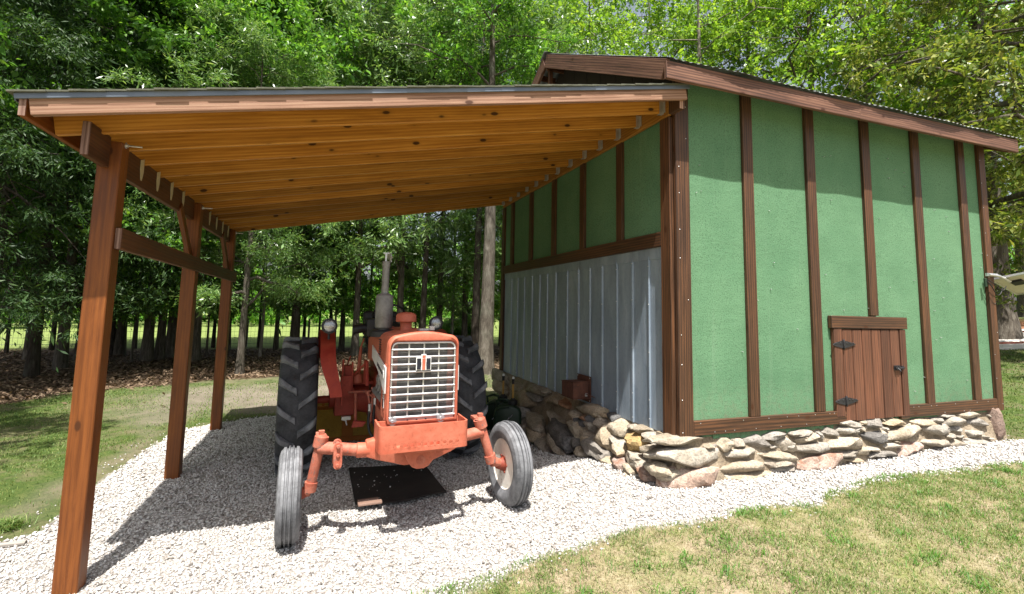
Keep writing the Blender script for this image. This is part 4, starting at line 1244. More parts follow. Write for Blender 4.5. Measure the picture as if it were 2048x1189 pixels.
ZB0, ZB1, ZBH = .735, .945, .785
wb = part('weight_bracket', (lambda m: (strip(m, ZB0 + .075, ZB1, out_, inn), m)[1])(MB()), M['red'], smooth=50)
# lower perforated band of the bracket: plate pieces around square-cut holes, with round collars
m = MB(); strip(m, ZB0, ZB0 + .027, out_, inn)
holes = [-.27 + k * .054 for k in range(11)]
hz0, hz1 = ZB0 + .027, ZB0 + .075
xs = [-.322] + holes + [.322]
nseg = 10
for hx in holes:                                   # ring-shaped tile with a round hole
    r_ = .0165; s_ = .027; cz = (hz0 + hz1) / 2; hh_ = (hz1 - hz0) / 2
    for yy, fl in ((-.27, 1), (-.256, 0)):
        b = len(m.v)
        for k in range(16):
            a = 2 * math.pi * k / 16; c_, q_ = math.cos(a), math.sin(a)
            sc_ = min(s_ / max(abs(c_), 1e-6), hh_ / max(abs(q_), 1e-6))
            m.v += [(hx + r_ * c_, yy, cz + r_ * q_), (hx + sc_ * c_, yy, cz + sc_ * q_)]
        for k in range(16):
            a_, b_ = b + 2 * k, b + 2 * ((k + 1) % 16); m.f.append((a_, b_, b_ + 1, a_ + 1))
    b = len(m.v)
    for k in range(16):
        a = 2 * math.pi * k / 16; m.v += [(hx + r_ * math.cos(a), -.27, cz + r_ * math.sin(a)), (hx + r_ * math.cos(a), -.256, cz + r_ * math.sin(a))]
    for k in range(16): m.f.append((b + 2 * k, b + 2 * k + 1, b + 2 * ((k + 1) % 16) + 1, b + 2 * ((k + 1) % 16)))
m.box(-.322, -.297, -.27, -.256, hz0, hz1).box(.297, .322, -.27, -.256, hz0, hz1)
lo_o = [p for p in out_ if p[0] < -.321]; lo_i = [p for p in inn if p[0] < -.318]
k = min(len(lo_o), len(lo_i)); strip(m, hz0, hz1, lo_o[:k], lo_i[:k])
ro_o = [p for p in out_ if p[0] > .321]; ro_i = [p for p in inn if p[0] > .318]
k = min(len(ro_o), len(ro_i)); strip(m, hz0, hz1, ro_o[-k:], ro_i[-k:])
put('hole_band', m.mesh('hole_band', M['red'], 0, smooth=50), wb, I4, local=True)
part('bracket_floor', MB().box(-.355, .355, -.0, .02, .76, .93).box(-.215, .20, -.25, .30, .715, .734), M['red'])
for q in (-.23, .19):
    part('bracket_bolt', MB().lathe([(-.03, .0), (-.03, .012), (-.024, .014), (-.022, .036), (-.006, .036)], 'y', (q, -.0, .928), 18), M['steel'])
m = MB()
for q in (-.10, -.02, .06): m.lathe([(-.004, .0), (-.004, .008), (.0, .008)], 'y', (q, -.0, .925), 10)
part('plug', m, M['decal_black'])
# --- grille shell and hood
GX0, GX1 = -.285, .345; GC = .03
def shell_outline(inset=0, z0=.905, top=1.655, crown=.03, rt=.085, rb=.035, w0=None):
    x0, x1 = GX0 + inset, GX1 - inset
    pts = []
    for k in range(6): a = rad(180 + 90 * k / 5); pts.append((x0 + rb + rb * math.cos(a), z0 + inset + rb + rb * math.sin(a)))
    for k in range(6): a = rad(270 + 90 * k / 5); pts.append((x1 - rb + rb * math.cos(a), z0 + inset + rb + rb * math.sin(a)))
    for k in range(7): a = rad(90 * k / 6); pts.append((x1 - rt + rt * math.cos(a), top - inset - rt + rt * math.sin(a)))
    for k in range(1, 6):
        f = k / 6; x = (x1 - rt) * (1 - f) + (x0 + rt) * f; pts.append((x, top - inset + crown * math.sin(math.pi * f)))
    for k in range(7): a = rad(90 + 90 * k / 6); pts.append((x0 + rt + rt * math.cos(a), top - inset - rt + rt * math.sin(a)))
    return pts
def inner_outline(g):
    # follows the grille insert, same point count as shell_outline
    x0, x1, z0, z1, rt, rb = -.250 - .012 - g, .310 + .012 + g, .945 - .024 - g, 1.588 + .010 + g, .06, .012
    pts = []
    for k in range(6): a = rad(180 + 90 * k / 5); pts.append((x0 + rb + rb * math.cos(a), z0 + rb + rb * math.sin(a)))
    for k in range(6): a = rad(270 + 90 * k / 5); pts.append((x1 - rb + rb * math.cos(a), z0 + rb + rb * math.sin(a)))
    for k in range(7): a = rad(90 * k / 6); pts.append((x1 - rt + rt * math.cos(a), z1 - rt + rt * math.sin(a)))
    for k in range(1, 6):
        f = k / 6; pts.append(((x1 - rt) * (1 - f) + (x0 + rt) * f, z1))
    for k in range(7): a = rad(90 + 90 * k / 6); pts.append((x0 + rt + rt * math.cos(a), z1 - rt + rt * math.sin(a)))
    return pts
def loft(m, rings):
    """rings: list of (outline, y)"""
    n = len(rings[0][0]); b = len(m.v)
    for o, y in rings: m.v += [(p[0], y, p[1]) for p in o]
    for i in range(len(rings) - 1):
        for k in range(n):
            k2 = (k + 1) % n; m.f.append((b + i * n + k, b + i * n + k2, b + (i + 1) * n + k2, b + (i + 1) * n + k))
    return m
shell = part('grille_shell', loft(MB(), [(shell_outline(.0), .27), (shell_outline(.0), -.005), (shell_outline(.006), -.022), (shell_outline(.018), -.030), (inner_outline(.012), -.026), (inner_outline(.0), -.008), (inner_outline(-.002), .03)]), M['red'], smooth=40)
part('radiator', MB().box(-.24, .30, .06, .12, .93, 1.60), M['decal_black'], smooth=0)
part('radiator_side', MB().box(-.245, -.195, .035, .059, .95, 1.58), M['red']); part('radiator_side', MB().box(.255, .305, .035, .059, .95, 1.58), M['red'])
# grille insert
gx0, gx1, gz0, gz1 = -.250, .310, .945, 1.588
gr = empty_part('grille', (GC, 0, 1.27))
def gput(name, mb, mat, bevel=0.0, smooth=35, label=None):
    return put(name, mb.mesh(name, mat, bevel, 1, smooth), gr, Matrix.Translation((-GC, 0, -1.27)), local=True, label=label)
pts = [(gx0, -.004, gz0)]
pts = [(gx0, -.004, gz0 + .0), (gx0, -.004, gz1 - .05)] + [(gx0 + .05 + .05 * math.cos(rad(a)), -.004, gz1 - .05 + .05 * math.sin(rad(a))) for a in (165, 150, 135, 120, 105, 90)] + [(gx1 - .05 + .05 * math.cos(rad(a)), -.004, gz1 - .05 + .05 * math.sin(rad(a))) for a in (90, 75, 60, 45, 30, 15)] + [(gx1, -.004, gz1 - .05), (gx1, -.004, gz0)]
gput('surround', MB().tube(pts, .0095, 8), M['chrome'], smooth=50)
gput('bottom_bar', MB().tube([(gx0 - .008, -.004, gz0 + .008), (gx1 + .008, -.004, gz0 + .008)], .011, 10).box(gx0, gx1, -.002, .004, gz0 - .022, gz0 + .001), M['chrome'])
bar_me = MB().tube([(gx0 - .004 - GC, -.008, 0), (gx1 + .004 - GC, -.008, 0)], .0088, 10).mesh('bar', M['chrome'], 0, smooth=50)
for k in range(9):
    put('bar', bar_me, gr, Matrix.Translation((0, 0, gz0 + .072 + k * (gz1 - gz0 - .085) / 8.72 - 1.27)), local=True)
for k in range(3):
    x = gx0 + (gx1 - gx0) * (.262 + .238 * k)
    gput('upright', MB().box(x - .007, x + .007, -.004, .006, gz0, gz1 - .012), M['chrome'], .002)
m = MB()
for k in range(88): x = gx0 + (gx1 - gx0) * (k + .5) / 88; m.box(x - .0007, x + .0007, .012, .0134, gz0, gz1 - .004)
for k in range(100): z = gz0 + (gz1 - gz0) * (k + .5) / 100; m.box(gx0, gx1, .0136, .0148, z - .0007, z + .0007)
o = gput('mesh_screen', m, M['muffler'], smooth=0); o['kind'] = 'stuff'
# emblem: letter H with a tall red i through it
em = empty_part('emblem', (.022, -.026, 1.405))
def eput(name, mb, mat): return put(name, mb.mesh(name, mat, 0, 1, 30), em, I4, local=True)
Hs = lambda w, hh, st, cr: [(-w, -hh), (-w + st, -hh), (-w + st, -cr), (w - st, -cr), (w - st, -hh), (w, -hh), (w, hh), (w - st, hh), (w - st, cr), (-w + st, cr), (-w + st, hh), (-w, hh)]
eput('backing', MB().prism(Hs(.066, .054, .052, .022), 'y', -.004, .006).box(-.021, .021, -.0045, .0062, -.056, .083), M['white'])
eput('letter_h', MB().prism(Hs(.060, .048, .036, .014), 'y', -.008, -.0042), M['decal_black'])
eput('white_outline', MB().box(-.0205, .0205, -.0095, -.0082, -.054, .080), M['white'])
eput('letter_i', MB().box(-.0145, .0145, -.0125, -.0096, -.050, .046).box(-.0145, .0145, -.0125, -.0096, .053, .075), M['red'])
# hood behind the shell: rounded top, sides
def hood_outline(xw0, xw1, zb, zt, r=.10, crown=.02):
    pts = [(xw1, zb)]
    for k in range(6): a = rad(90 * k / 5); pts.append((xw1 - r + r * math.cos(a), zt - r + r * math.sin(a)))
    for k in range(1, 5): f = k / 5; pts.append(((xw1 - r) * (1 - f) + (xw0 + r) * f, zt + crown * math.sin(math.pi * f)))
    for k in range(6): a = rad(90 + 90 * k / 5); pts.append((xw0 + r + r * math.cos(a), zt - r + r * math.sin(a)))
    pts.append((xw0, zb)); return pts
m = MB(); loft(m, [(hood_outline(-.285, .345, 1.36, 1.655, .085, .03), .275), (hood_outline(-.29, .35, 1.36, 1.66, .09, .03), .55), (hood_outline(-.29, .35, 1.33, 1.655, .11, .025), 1.1), (hood_outline(-.27, .33, 1.30, 1.64, .13, .02), 1.55)])
n = len(hood_outline(0, 1, 0, 1)); m.f.append(tuple(len(m.v) - n + k for k in range(n)))
hood = part('hood', m, M['red'], smooth=45)
m = MB()
for k in range(7): m.box(-.296, -.286, .40, .50, 1.45 + k * .022, 1.459 + k * .022)
for k in range(7): m.box(.346, .356, .40, .50, 1.45 + k * .022, 1.459 + k * .022)
put('louvres', m.mesh('louvres', M['decal_black'], 0), hood, I4, local=True)
# shell side cheeks and silver side panels with the maker's nameplate
for s, xx in ((-1, GX0), (1, GX1)):
    part('side_cheek', MB().prism([(.04, .93), (.27, .93), (.30, 1.02), (.275, 1.40), (.04, 1.40)], 'x', xx - .003 * (s < 0), xx + .003 * (s > 0)), M['red'])
    sp = part('side_panel', MB().prism([(.02, 1.375), (.95, 1.50), (.95, 1.37), (.50, 1.30), (.12, 1.17), (.02, 1.155)], 'x', xx + s * .0035, xx + s * .014), M['silver'], bevel=.002)
    npz = MB().prism([(.10, 1.335), (.50, 1.385), (.50, 1.325), (.10, 1.275)], 'x', xx + s * .0145, xx + s * .0175)
    nm = put('nameplate', npz.mesh('nameplate', M['white'], .001), sp, I4, local=True)
    cu_ = bpy.data.curves.new('lettering', 'FONT'); cu_.body = 'INTERNATIONAL'; cu_.size = .052; cu_.extrude = .001; cu_.align_x = 'CENTER'; cu_.align_y = 'CENTER'
    to = bpy.data.objects.new('lettering_curve', cu_); COL.objects.link(to)
    dg = bpy.context.evaluated_depsgraph_get(); me = bpy.data.meshes.new_from_object(to.evaluated_get(dg)); me.name = 'lettering'
    bpy.data.objects.remove(to); me.materials.clear(); me.materials.append(M['decal_black'])
    R = Matrix(((0, 0, s, xx + s * .0185), (s * -1 if s < 0 else 1, 0, 0, .30), (0, 1, 0, 1.33), (0, 0, 0, 1)))
    if s < 0: R = Matrix(((0, 0, -1, xx - .0185), (-1, 0, 0, .30), (0, 1, 0, 1.33), (0, 0, 0, 1)))
    R = R @ Matrix.Rotation(rad(-7.1 if s < 0 else 7.1), 4, 'Z')
    put('lettering', me, sp, R, local=True)
# data sticker low on the shell
st_ = part('data_sticker', MB().box(GX0 - .0062, GX0 - .0035, .10, .17, 1.02, 1.15), M['white'])
put('sticker_print', MB().box(GX0 - .0082, GX0 - .0064, .105, .165, 1.025, 1.095).box(GX0 - .0082, GX0 - .0064, .11, .16, 1.105, 1.115).box(GX0 - .0082, GX0 - .0064, .11, .16, 1.125, 1.135).mesh('sticker_print', M['decal_black'], 0), st_, I4, local=True)
# --- on the hood
ex = empty_part('exhaust', (-.235, .66, 1.66))
m = MB().lathe([(-.06, .05), (.02, .05), (.025, .075), (.04, .085), (.335, .085), (.352, .078), (.365, .05), (.372, .045)], 'z', n=28)
put('muffler', m.mesh('muffler', M['muffler'], 0, smooth=50), ex, I4, local=True)
m = MB().tube([(0, 0, .36), (.004, .0, .69)], .036, 18).lathe([(.635, .0395), (.69, .0395)], 'z', (.004, 0, 0), 18)
put('pipe', m.mesh('pipe', M['muffler'], 0, smooth=50), ex, I4, local=True)
R = Matrix.Translation((.034, .012, .745)) @ Matrix.Rotation(rad(22), 4, 'Z') @ Matrix.Rotation(rad(72), 4, 'Y')
put('rain_cap', MB().lathe([(-.003, .044), (.003, .044)], 'z', n=20).box(.02, .06, -.012, .012, -.006, .003).mesh('rain_cap', M['steel'], 0), ex, R, local=True)
put('rain_cap_weight', MB().box(-.012, .008, -.01, .01, .69, .78).box(-.03, .03, -.008, .008, .765, .78).mesh('rain_cap_weight', M['steel'], .002), ex, I4, local=True)
part('exhaust_base', MB().lathe([(-.05, .13), (.0, .13), (.018, .10), (.018, .05)], 'z', n=24), M['black_metal'], at=(-.235, .66, 1.655))
pc = part('precleaner', MB().lathe([(-.06, .056), (.085, .056), (.088, .090), (.094, .098), (.15, .096), (.168, .085), (.18, .05), (.184, .001)], 'z', n=28), M['red'], at=(-.048, .48, 1.665), smooth=50)
part('radiator_cap', MB().lathe([(-.03, .045), (.02, .045), (.022, .02), (.03, .001)], 'z', n=16), M['red'], at=(-.15, .80, 1.675))
m = MB().box(.02, .13, .18, .30, 1.68, 1.70).box(.11, .16, .16, .20, 1.685, 1.725)
part('hood_latch', m, M['steel'], bevel=.004)
# --- engine, transmission, rear axle
m = MB().box(-.17, .19, .20, .95, .70, 1.10).box(-.14, .17, .25, .95, 1.10, 1.33).box(-.10, .13, .05, .22, .66, .92)
part('engine_block', m, M['red_dark'], bevel=.02)
m = MB()
for k in range(4): m.tube([(-.14, .36 + k * .15, 1.17), (-.23, .38 + k * .15, 1.15), (-.25, .40 + k * .15, 1.05)], .026, 10)
m.tube([(-.25, .30, 1.04), (-.25, .95, 1.04)], .036, 12)
part('manifold', m, M['muffler'])
m = MB().lathe([(-.03, .075), (-.03, .095), (-.012, .085), (.012, .085), (.03, .095), (.03, .075)], 'y', (-.17, .18, 1.05), 28, close=True)
part('fan_pulley', m, M['white'])
part('fan_hub', MB().lathe([(-.02, .0), (-.02, .07), (.02, .07)], 'y', (-.17, .18, 1.05), 20), M['black_metal'])
part('alternator', MB().lathe([(-.07, .0), (-.07, .06), (-.05, .075), (.05, .075), (.07, .05), (.07, 0)], 'y', (-.24, .40, 1.22), 18), M['muffler'])
m = MB().box(-.20, .22, .95, 1.40, .60, 1.15).box(-.17, .19, 1.40, 2.35, .50, 1.12).box(-.14, .16, 1.9, 2.45, 1.12, 1.24)
part('transmission', m, M['red_dark'], bevel=.03, seg=2)
for s, cx in ((-1, -.02), (1, -.02)):
    x = lambda d: cx + s * d
    m = MB().tube([(x(.17), 2.1, .78), (x(.48), 2.1, .78)], [.20, .13], 16).tube([(x(.46), 2.1, .78), (x(.62), 2.1, .78)], .11, 16).box(min(x(.34), x(.56)), max(x(.34), x(.56)), 1.93, 2.2, .60, .92)
    m.tube([(x(.60), 2.1, .77), (x(.98), 2.1, .77)], .045, 14)
    part('axle_housing', m, M['red_dark'], bevel=.006)
# levers, steps, linkages between transmission and fender on the picture's left
m = MB().tube([(-.46, 1.62, .92), (-.22, 1.55, .93)], .014, 8).tube([(-.38, 1.60, .91), (-.37, 1.60, .60), (-.35, 1.58, .55)], .018, 8).tube([(-.20, 1.50, .92), (-.215, 1.50, .62), (-.23, 1.5, .58)], .018, 8).tube([(-.30, 1.30, .96), (-.21, 1.30, .90)], .012, 8)
part('pedal_rods', m, M['red_worn'], smooth=50)
m = MB().prism([(-.42, .55), (-.30, .55), (-.26, .60), (-.40, .62)], 'y', 1.5, 1.56)
part('step', m, M['red_dark'], bevel=.004)
m = MB().tube([(-.35, 1.75, 1.00), (-.33, 1.72, 1.42)], [.030, .016], 10).tube([(-.33, 1.72, 1.42), (-.30, 1.70, 1.52)], .009, 8).lathe([(-.05, .06), (.02, .055), (.06, .03), (.07, .001)], 'z', (-.35, 1.75, 1.06), 14)
part('shift_lever', m, M['red'], smooth=50)
m = MB().prism([(1.35, 1.02), (1.45, 1.28), (1.62, 1.28), (1.66, 1.02)], 'x', -.30, -.27).box(-.50, -.40, 1.75, 1.90, .95, 1.20).box(-.53, -.51, 1.70, 1.74, .9, 1.28).box(-.43, -.41, 1.66, 1.70, .92, 1.25).tube([(-.47, 1.8, 1.2), (-.44, 1.74, 1.32)], .008, 6).tube([(-.40, 1.7, 1.1), (-.28, 1.6, 1.25)], .012, 6)
part('control_quadrant', m, M['red_dark'], bevel=.003)
# hydraulic hoses and fittings hanging below
def hose(pts, r=.014):
    P_ = [Vector(p) for p in pts]; out = []
    for i in range(len(P_) - 1):
        p0, p1, p2, p3 = P_[max(i - 1, 0)], P_[i], P_[i + 1], P_[min(i + 2, len(P_) - 1)]
        for k in range(6):
            t_ = k / 6; out.append(.5 * ((2 * p1) + (p2 - p0) * t_ + (2 * p0 - 5 * p1 + 4 * p2 - p3) * t_ ** 2 + (3 * p1 - p0 - 3 * p2 + p3) * t_ ** 3))
    out.append(P_[-1]); return MB().tube(out, r, 8)
part('hose', hose([(-.30, .95, .84), (-.31, .93, .72), (-.29, .88, .62), (-.22, .82, .57), (-.12, .8, .60)]), M['black_plastic'], smooth=60)
part('hose', hose([(-.25, .95, .90), (-.26, .92, .74), (-.23, .85, .66), (-.14, .8, .62), (-.05, .8, .62)]), M['black_plastic'], smooth=60)
m = MB().tube([(-.30, .95, .90), (-.30, .95, .82)], .016, 6).tube([(-.25, .95, .96), (-.25, .95, .88)], .016, 6)
part('hose_fitting', m, M['steel'])
m = MB().tube([(-.32, 1.0, 1.02), (-.30, .96, .90)], .009, 8).tube([(-.28, 1.0, 1.06), (-.25, .95, .96)], .009, 8)
part('oil_line', m, M['red_worn'])
part('frame_rail', MB().box(-.245, -.215, .06, .95, .80, .90).box(.235, .265, .06, .95, .80, .90), M['red'], bevel=.004)
m = MB().box(-.275, -.245, .05, .12, .86, 1.02)
for z in (.88, .93, .985): m.tube([(-.29, .08, z), (-.245, .08, z)], .013, 6)
part('shell_mount', m, M['red_worn'], bevel=.003)
m = hose([(-.50, 1.95, .98), (-.47, 1.9, .94), (-.44, 1.92, .90), (-.50, 1.9, .89), (-.42, 1.88, .93)], .005)
part('loose_wire', m, M['white'], smooth=60)
m = MB().lathe([(-.02, .02), (.03, .02)], 'z', (-.46, 1.9, .565), 8).tube([(-.46, 1.88, .60), (-.44, 1.86, .5)], .008, 6).box(-.50, -.40, 1.86, 1.92, .56, .6)
part('drawbar_pin', m, M['steel'])
# --- fenders with headlamps
def fender(s, cx):
    m = MB(); N = 20; cy, cz = 2.1, .74
    xi = cx + s * .53
    for i in range(N + 1):
        a = rad(13 + 135 * i / N)
        f = ss(18, 55, math.degrees(a)); r = .815 + .045 * float(f)
        wout = .115 + .040 * float(ss(8, 42, math.degrees(a))); xs_ = xi + s * .075 * float(ss(10, 45, math.degrees(a)))
        tl = .0; din = .012 + .30 * float(ss(45, 75, math.degrees(a)))
        P = lambda x, rr: (x, cy - rr * math.cos(a), cz + rr * math.sin(a))
        m.v += [P(xs_, r), P(xs_ + s * wout, r + tl), P(xs_ + s * wout, r + tl + .006), P(xs_ - s * .006, r + .006), P(xs_ - s * .006, r - din), P(xs_, r - din)]
    for i in range(N):
        for k in range(6):
            a_, b_ = i * 6 + k, i * 6 + (k + 1) % 6; m.f.append((a_, b_, b_ + 6, a_ + 6))
    m.f += [tuple(range(6)), tuple(N * 6 + k for k in range(5, -1, -1))]
    fd = part('fender', m, M['red_dark'] if s > 0 else M['red_fender'], smooth=40)
    part('fender_brace', MB().prism([(1.45, .80), (1.62, .80), (1.62, 1.22), (1.50, 1.10)], 'x', xi - s * .012 - .004, xi - s * .012 + .004).box(min(xi, xi - s * .12), max(xi, xi - s * .12), 1.62, 1.66, .88, 1.1), M['red_dark'], bevel=.002)
M['red_fender'] = M['red_dark'].copy(); M['red_fender'] = paint('matt_red_fender', (.30, .028, .016), (.42, .06, .03), .55, rust=.1, dirt=.4)
fender(-1, -.02); fender(1, -.02)
def headlamp(x, y, z):
    h_ = part('headlamp', MB().lathe([(.10, .0), (.09, .045), (.045, .078), (.0, .086), (-.012, .086), (-.016, .066), (-.006, .065)], 'y', n=28).tube([(0, .04, -.08), (0, .04, -.15)], .013, 8), M['black_metal'], at=(x, y, z), smooth=50)
    m = MB().lathe([(-.006, .066), (-.016, .050), (-.022, .028), (-.024, .001)], 'y', n=28)
    put('lens', m.mesh('lens', M['lens'], 0, smooth=60), h_, I4, local=True)
    put('bulb', MB().lathe([(-.03, .001), (-.028, .012), (-.02, .016)], 'y', n=12).box(-.05, .05, -.026, -.0235, -.004, .004).mesh('bulb', M['steel'], 0), h_, I4, local=True)
headlamp(-.700, 1.52, 1.672); headlamp(.535, 1.62, 1.70)
# --- dash, steering wheel, seat
part('dash', MB().prism([(1.55, 1.30), (1.55, 1.66), (1.66, 1.70), (1.72, 1.55), (1.72, 1.2)], 'x', -.17, .23), M['black_plastic'], bevel=.012)
m = MB()
N = 28
pts = [(.19 * math.cos(2 * math.pi * k / N), .19 * math.sin(2 * math.pi * k / N), 0) for k in range(N + 1)]
m.tube(pts, .014, 8, caps=False)
for k in range(3): a = 2 * math.pi * k / 3 + .5; m.tube([(0, 0, -.01), (.19 * math.cos(a), .19 * math.sin(a), 0)], .009, 8)
m.lathe([(-.03, .03), (.01, .03)], 'z', n=14).tube([(0, 0, -.02), (0, 0, -.30)], .018, 10)
part('steering_wheel', m, M['black_plastic'], smooth=50, M_=Matrix.Translation((.0, 1.88, 1.80)) @ Matrix.Rotation(rad(-38), 4, 'X'))
def cushion(x0, x1, y0, y1, z0, z1): return MB().box(x0, x1, y0, y1, z0, z1)
seat = empty_part('seat', (-.0, 2.35, 1.5))
put('cushion', cushion(-.23, .23, -.20, .22, -.10, .02).mesh('cushion', M['black_plastic'], .04, 3, 50), seat, I4, local=True)
put('backrest', cushion(-.23, .23, .20, .30, .0, .33).mesh('backrest', M['black_plastic'], .04, 3, 50), seat, I4, local=True)
for s in (-1, 1): put('armrest', cushion(s * .27 - .04, s * .27 + .04, -.15, .22, .10, .17).mesh('armrest', M['black_plastic'], .025, 2, 50), seat, I4, local=True)
put('suspension', MB().box(-.12, .12, -.1, .15, -.45, -.10).mesh('suspension', M['black_metal'], .01), seat, I4, local=True)
part('battery_box', MB().box(-.33, -.18, 1.28, 1.58, 1.56, 1.76), M['black_plastic'], bevel=.03, seg=2)
part('air_hose', hose([(-.30, 1.35, 1.66), (-.40, 1.32, 1.65), (-.46, 1.33, 1.64)], .05), M['black_plastic'], smooth=60)
part('platform', MB().box(-.50, .46, 1.75, 2.75, .98, 1.02), M['red_dark'], bevel=.004)

# ---------------------------------------------------------------- things about the tractor
# box blade behind the tractor
bb = thing('box_blade', 'old yellow and orange box blade implement behind the tractor', 'box blade', (-2.50, 3.55, Hf(-2.5, 3.55)))
B0 = Matrix.Translation((-2.50, 3.55, Hf(-2.5, 3.55)))
def bpart(name, mb, mat, bevel=.004): return put(name, mb.mesh(name, mat, bevel), bb, I4, local=True)
bpart('blade', MB().box(-.88, .88, -.02, .0, .06, .44), M['yellow']); bpart('cutting_edge', MB().box(-.88, .88, -.045, -.022, .0, .07), M['orange'])
bpart('rear_blade', MB().box(-.88, .88, .50, .52, .06, .44), M['yellow'])
for s in (-1, 1): bpart('end_plate', MB().prism([(-.10, 0), (.62, 0), (.62, .40), (.45, .50), (.02, .50)], 'x', s * .90 - .01, s * .90 + .01), M['yellow'])
bpart('tool_bar', MB().box(-.87, .87, .16, .26, .38, .46), M['orange']); bpart('gusset', MB().box(-.40, -.25, -.05, -.021, .075, .40), M['orange']); bpart('gusset', MB().box(.25, .40, -.05, -.021, .075, .40), M['orange'])
for k in range(4): bpart('shank', MB().box(-.66 + k * .44 - .02, -.66 + k * .44 + .02, .18, .24, .05, .60), M['orange'])
bpart('hitch_mast', MB().prism([(-.05, .44), (.05, .44), (-.02, .95), (-.10, .95)], 'x', -.12, -.09).prism([(-.05, .44), (.05, .44), (-.02, .95), (-.10, .95)], 'x', .09, .12), M['orange'])
# rubber sheet under the front of the tractor and a broken plank
mz = Hf(-2.4, 1.5)
m = MB(); nx_, ny_ = 14, 14
cor = [Vector((-2.82, 1.05, 0)), Vector((-1.955, 1.045, 0)), Vector((-2.00, 2.08, 0)), Vector((-2.845, 2.20, 0))]
for layer in (1, 0):
    for j_ in range(ny_ + 1):
        for i_ in range(nx_ + 1):
            a_, b_ = i_ / nx_, j_ / ny_
            q = cor[0] * (1 - a_) * (1 - b_) + cor[1] * a_ * (1 - b_) + cor[2] * a_ * b_ + cor[3] * (1 - a_) * b_
            z = Hf(q.x, q.y) + .030 + .014 * (float(vnoise(q.x, q.y, .3)) - .5) + (.010 if layer else -.004)
            if b_ == 0: q = q + Vector((0, .02 * math.sin(a_ * 9), 0))
            m.v.append((q.x + 2.4, q.y - 1.5, z - mz))
nn = (nx_ + 1) * (ny_ + 1)
for j_ in range(ny_):
    for i_ in range(nx_):
        a_ = j_ * (nx_ + 1) + i_; m.f += [(a_, a_ + 1, a_ + nx_ + 2, a_ + nx_ + 1), (nn + a_, nn + a_ + nx_ + 1, nn + a_ + nx_ + 2, nn + a_ + 1)]
ring = [i_ for i_ in range(nx_)] + [j_ * (nx_ + 1) + nx_ for j_ in range(ny_)] + [ny_ * (nx_ + 1) + nx_ - i_ for i_ in range(nx_)] + [(ny_ - j_) * (nx_ + 1) for j_ in range(ny_)]
for k in range(len(ring)):
    a_, b_ = ring[k], ring[(k + 1) % len(ring)]; m.f.append((a_, nn + a_, nn + b_, b_))
o = put('floor_mat', m.mesh('floor_mat', M['mat'], 0, smooth=40), None, Matrix.Translation((-2.4, 1.5, mz)))
tag(o, 'black rubber sheet lying on the gravel under the tractor nose', 'mat')
pl = thing('broken_plank', 'short split reddish board lying at the corner of the black sheet', 'board', (-2.70, 1.06, Hf(-2.7, 1.06) + .055))
put('strip', MB().box(-.105, .115, -.055, .005, -.012, .012).mesh('strip', M['old_wood'], .003), pl, Matrix.Rotation(rad(3), 4, 'Z'), local=True)
put('strip', MB().box(-.10, .095, .02, .065, -.01, .012).mesh('strip', M['old_wood'], .003), pl, Matrix.Rotation(rad(4), 4, 'Z'), local=True)

# a few stray chips lying on the rubber sheet
x = rng.uniform(-2.80, -2.02, 34); y = rng.uniform(1.08, 2.05, 34)
P, F = pebbles(x, y, rng.uniform(.006, .011, 34)); P[:, 2] += .042
tag(put('stray_gravel', np_mesh('stray_gravel', P, F, M['gravel'])), kind='stuff')
# ---------------------------------------------------------------- things by the shed
# rusty iron box screwed to the sheets
rb = thing('rusty_box', 'rusty iron box mounted low on the grey metal sheets', 'metal box', (0, 1.80, .9))
R0 = Matrix.Translation((0, 1.80, .9))
def rput(name, mb, bevel=.004, mat='rusty'): return put(name, mb.mesh(name, M[mat], bevel), rb, I4, local=True)
rput('back_plate', MB().box(-.030, -.019, -.20, .16, -.155, .165))
rput('box', MB().prism([(-.16, -.10), (.17, -.10), (.17, .075), (-.16, .10)], 'x', -.25, -.031), .006)
rput('lid', MB().prism([(-.168, .1005), (.176, .0755), (.176, .083), (-.168, .109)], 'x', -.256, -.03), .001)
rput('rim', MB().box(-.255, -.03, -.165, .175, -.112, -.1005), .002)
rput('rod', MB().tube([(-.10, -.17, -.04), (-.06, -.36, -.06)], .006, 6), 0)
for q in ((-.18, .145), (.14, .145), (-.18, -.135)): rput('screw', MB().lathe([(-.036, .001), (-.033, .007), (-.03, .008)], 'x', (0, q[0], q[1]), 8), 0, 'steel')
rput('padlock', MB().box(-.10, -.07, -.20, -.178, -.075, -.035), .004, 'steel')
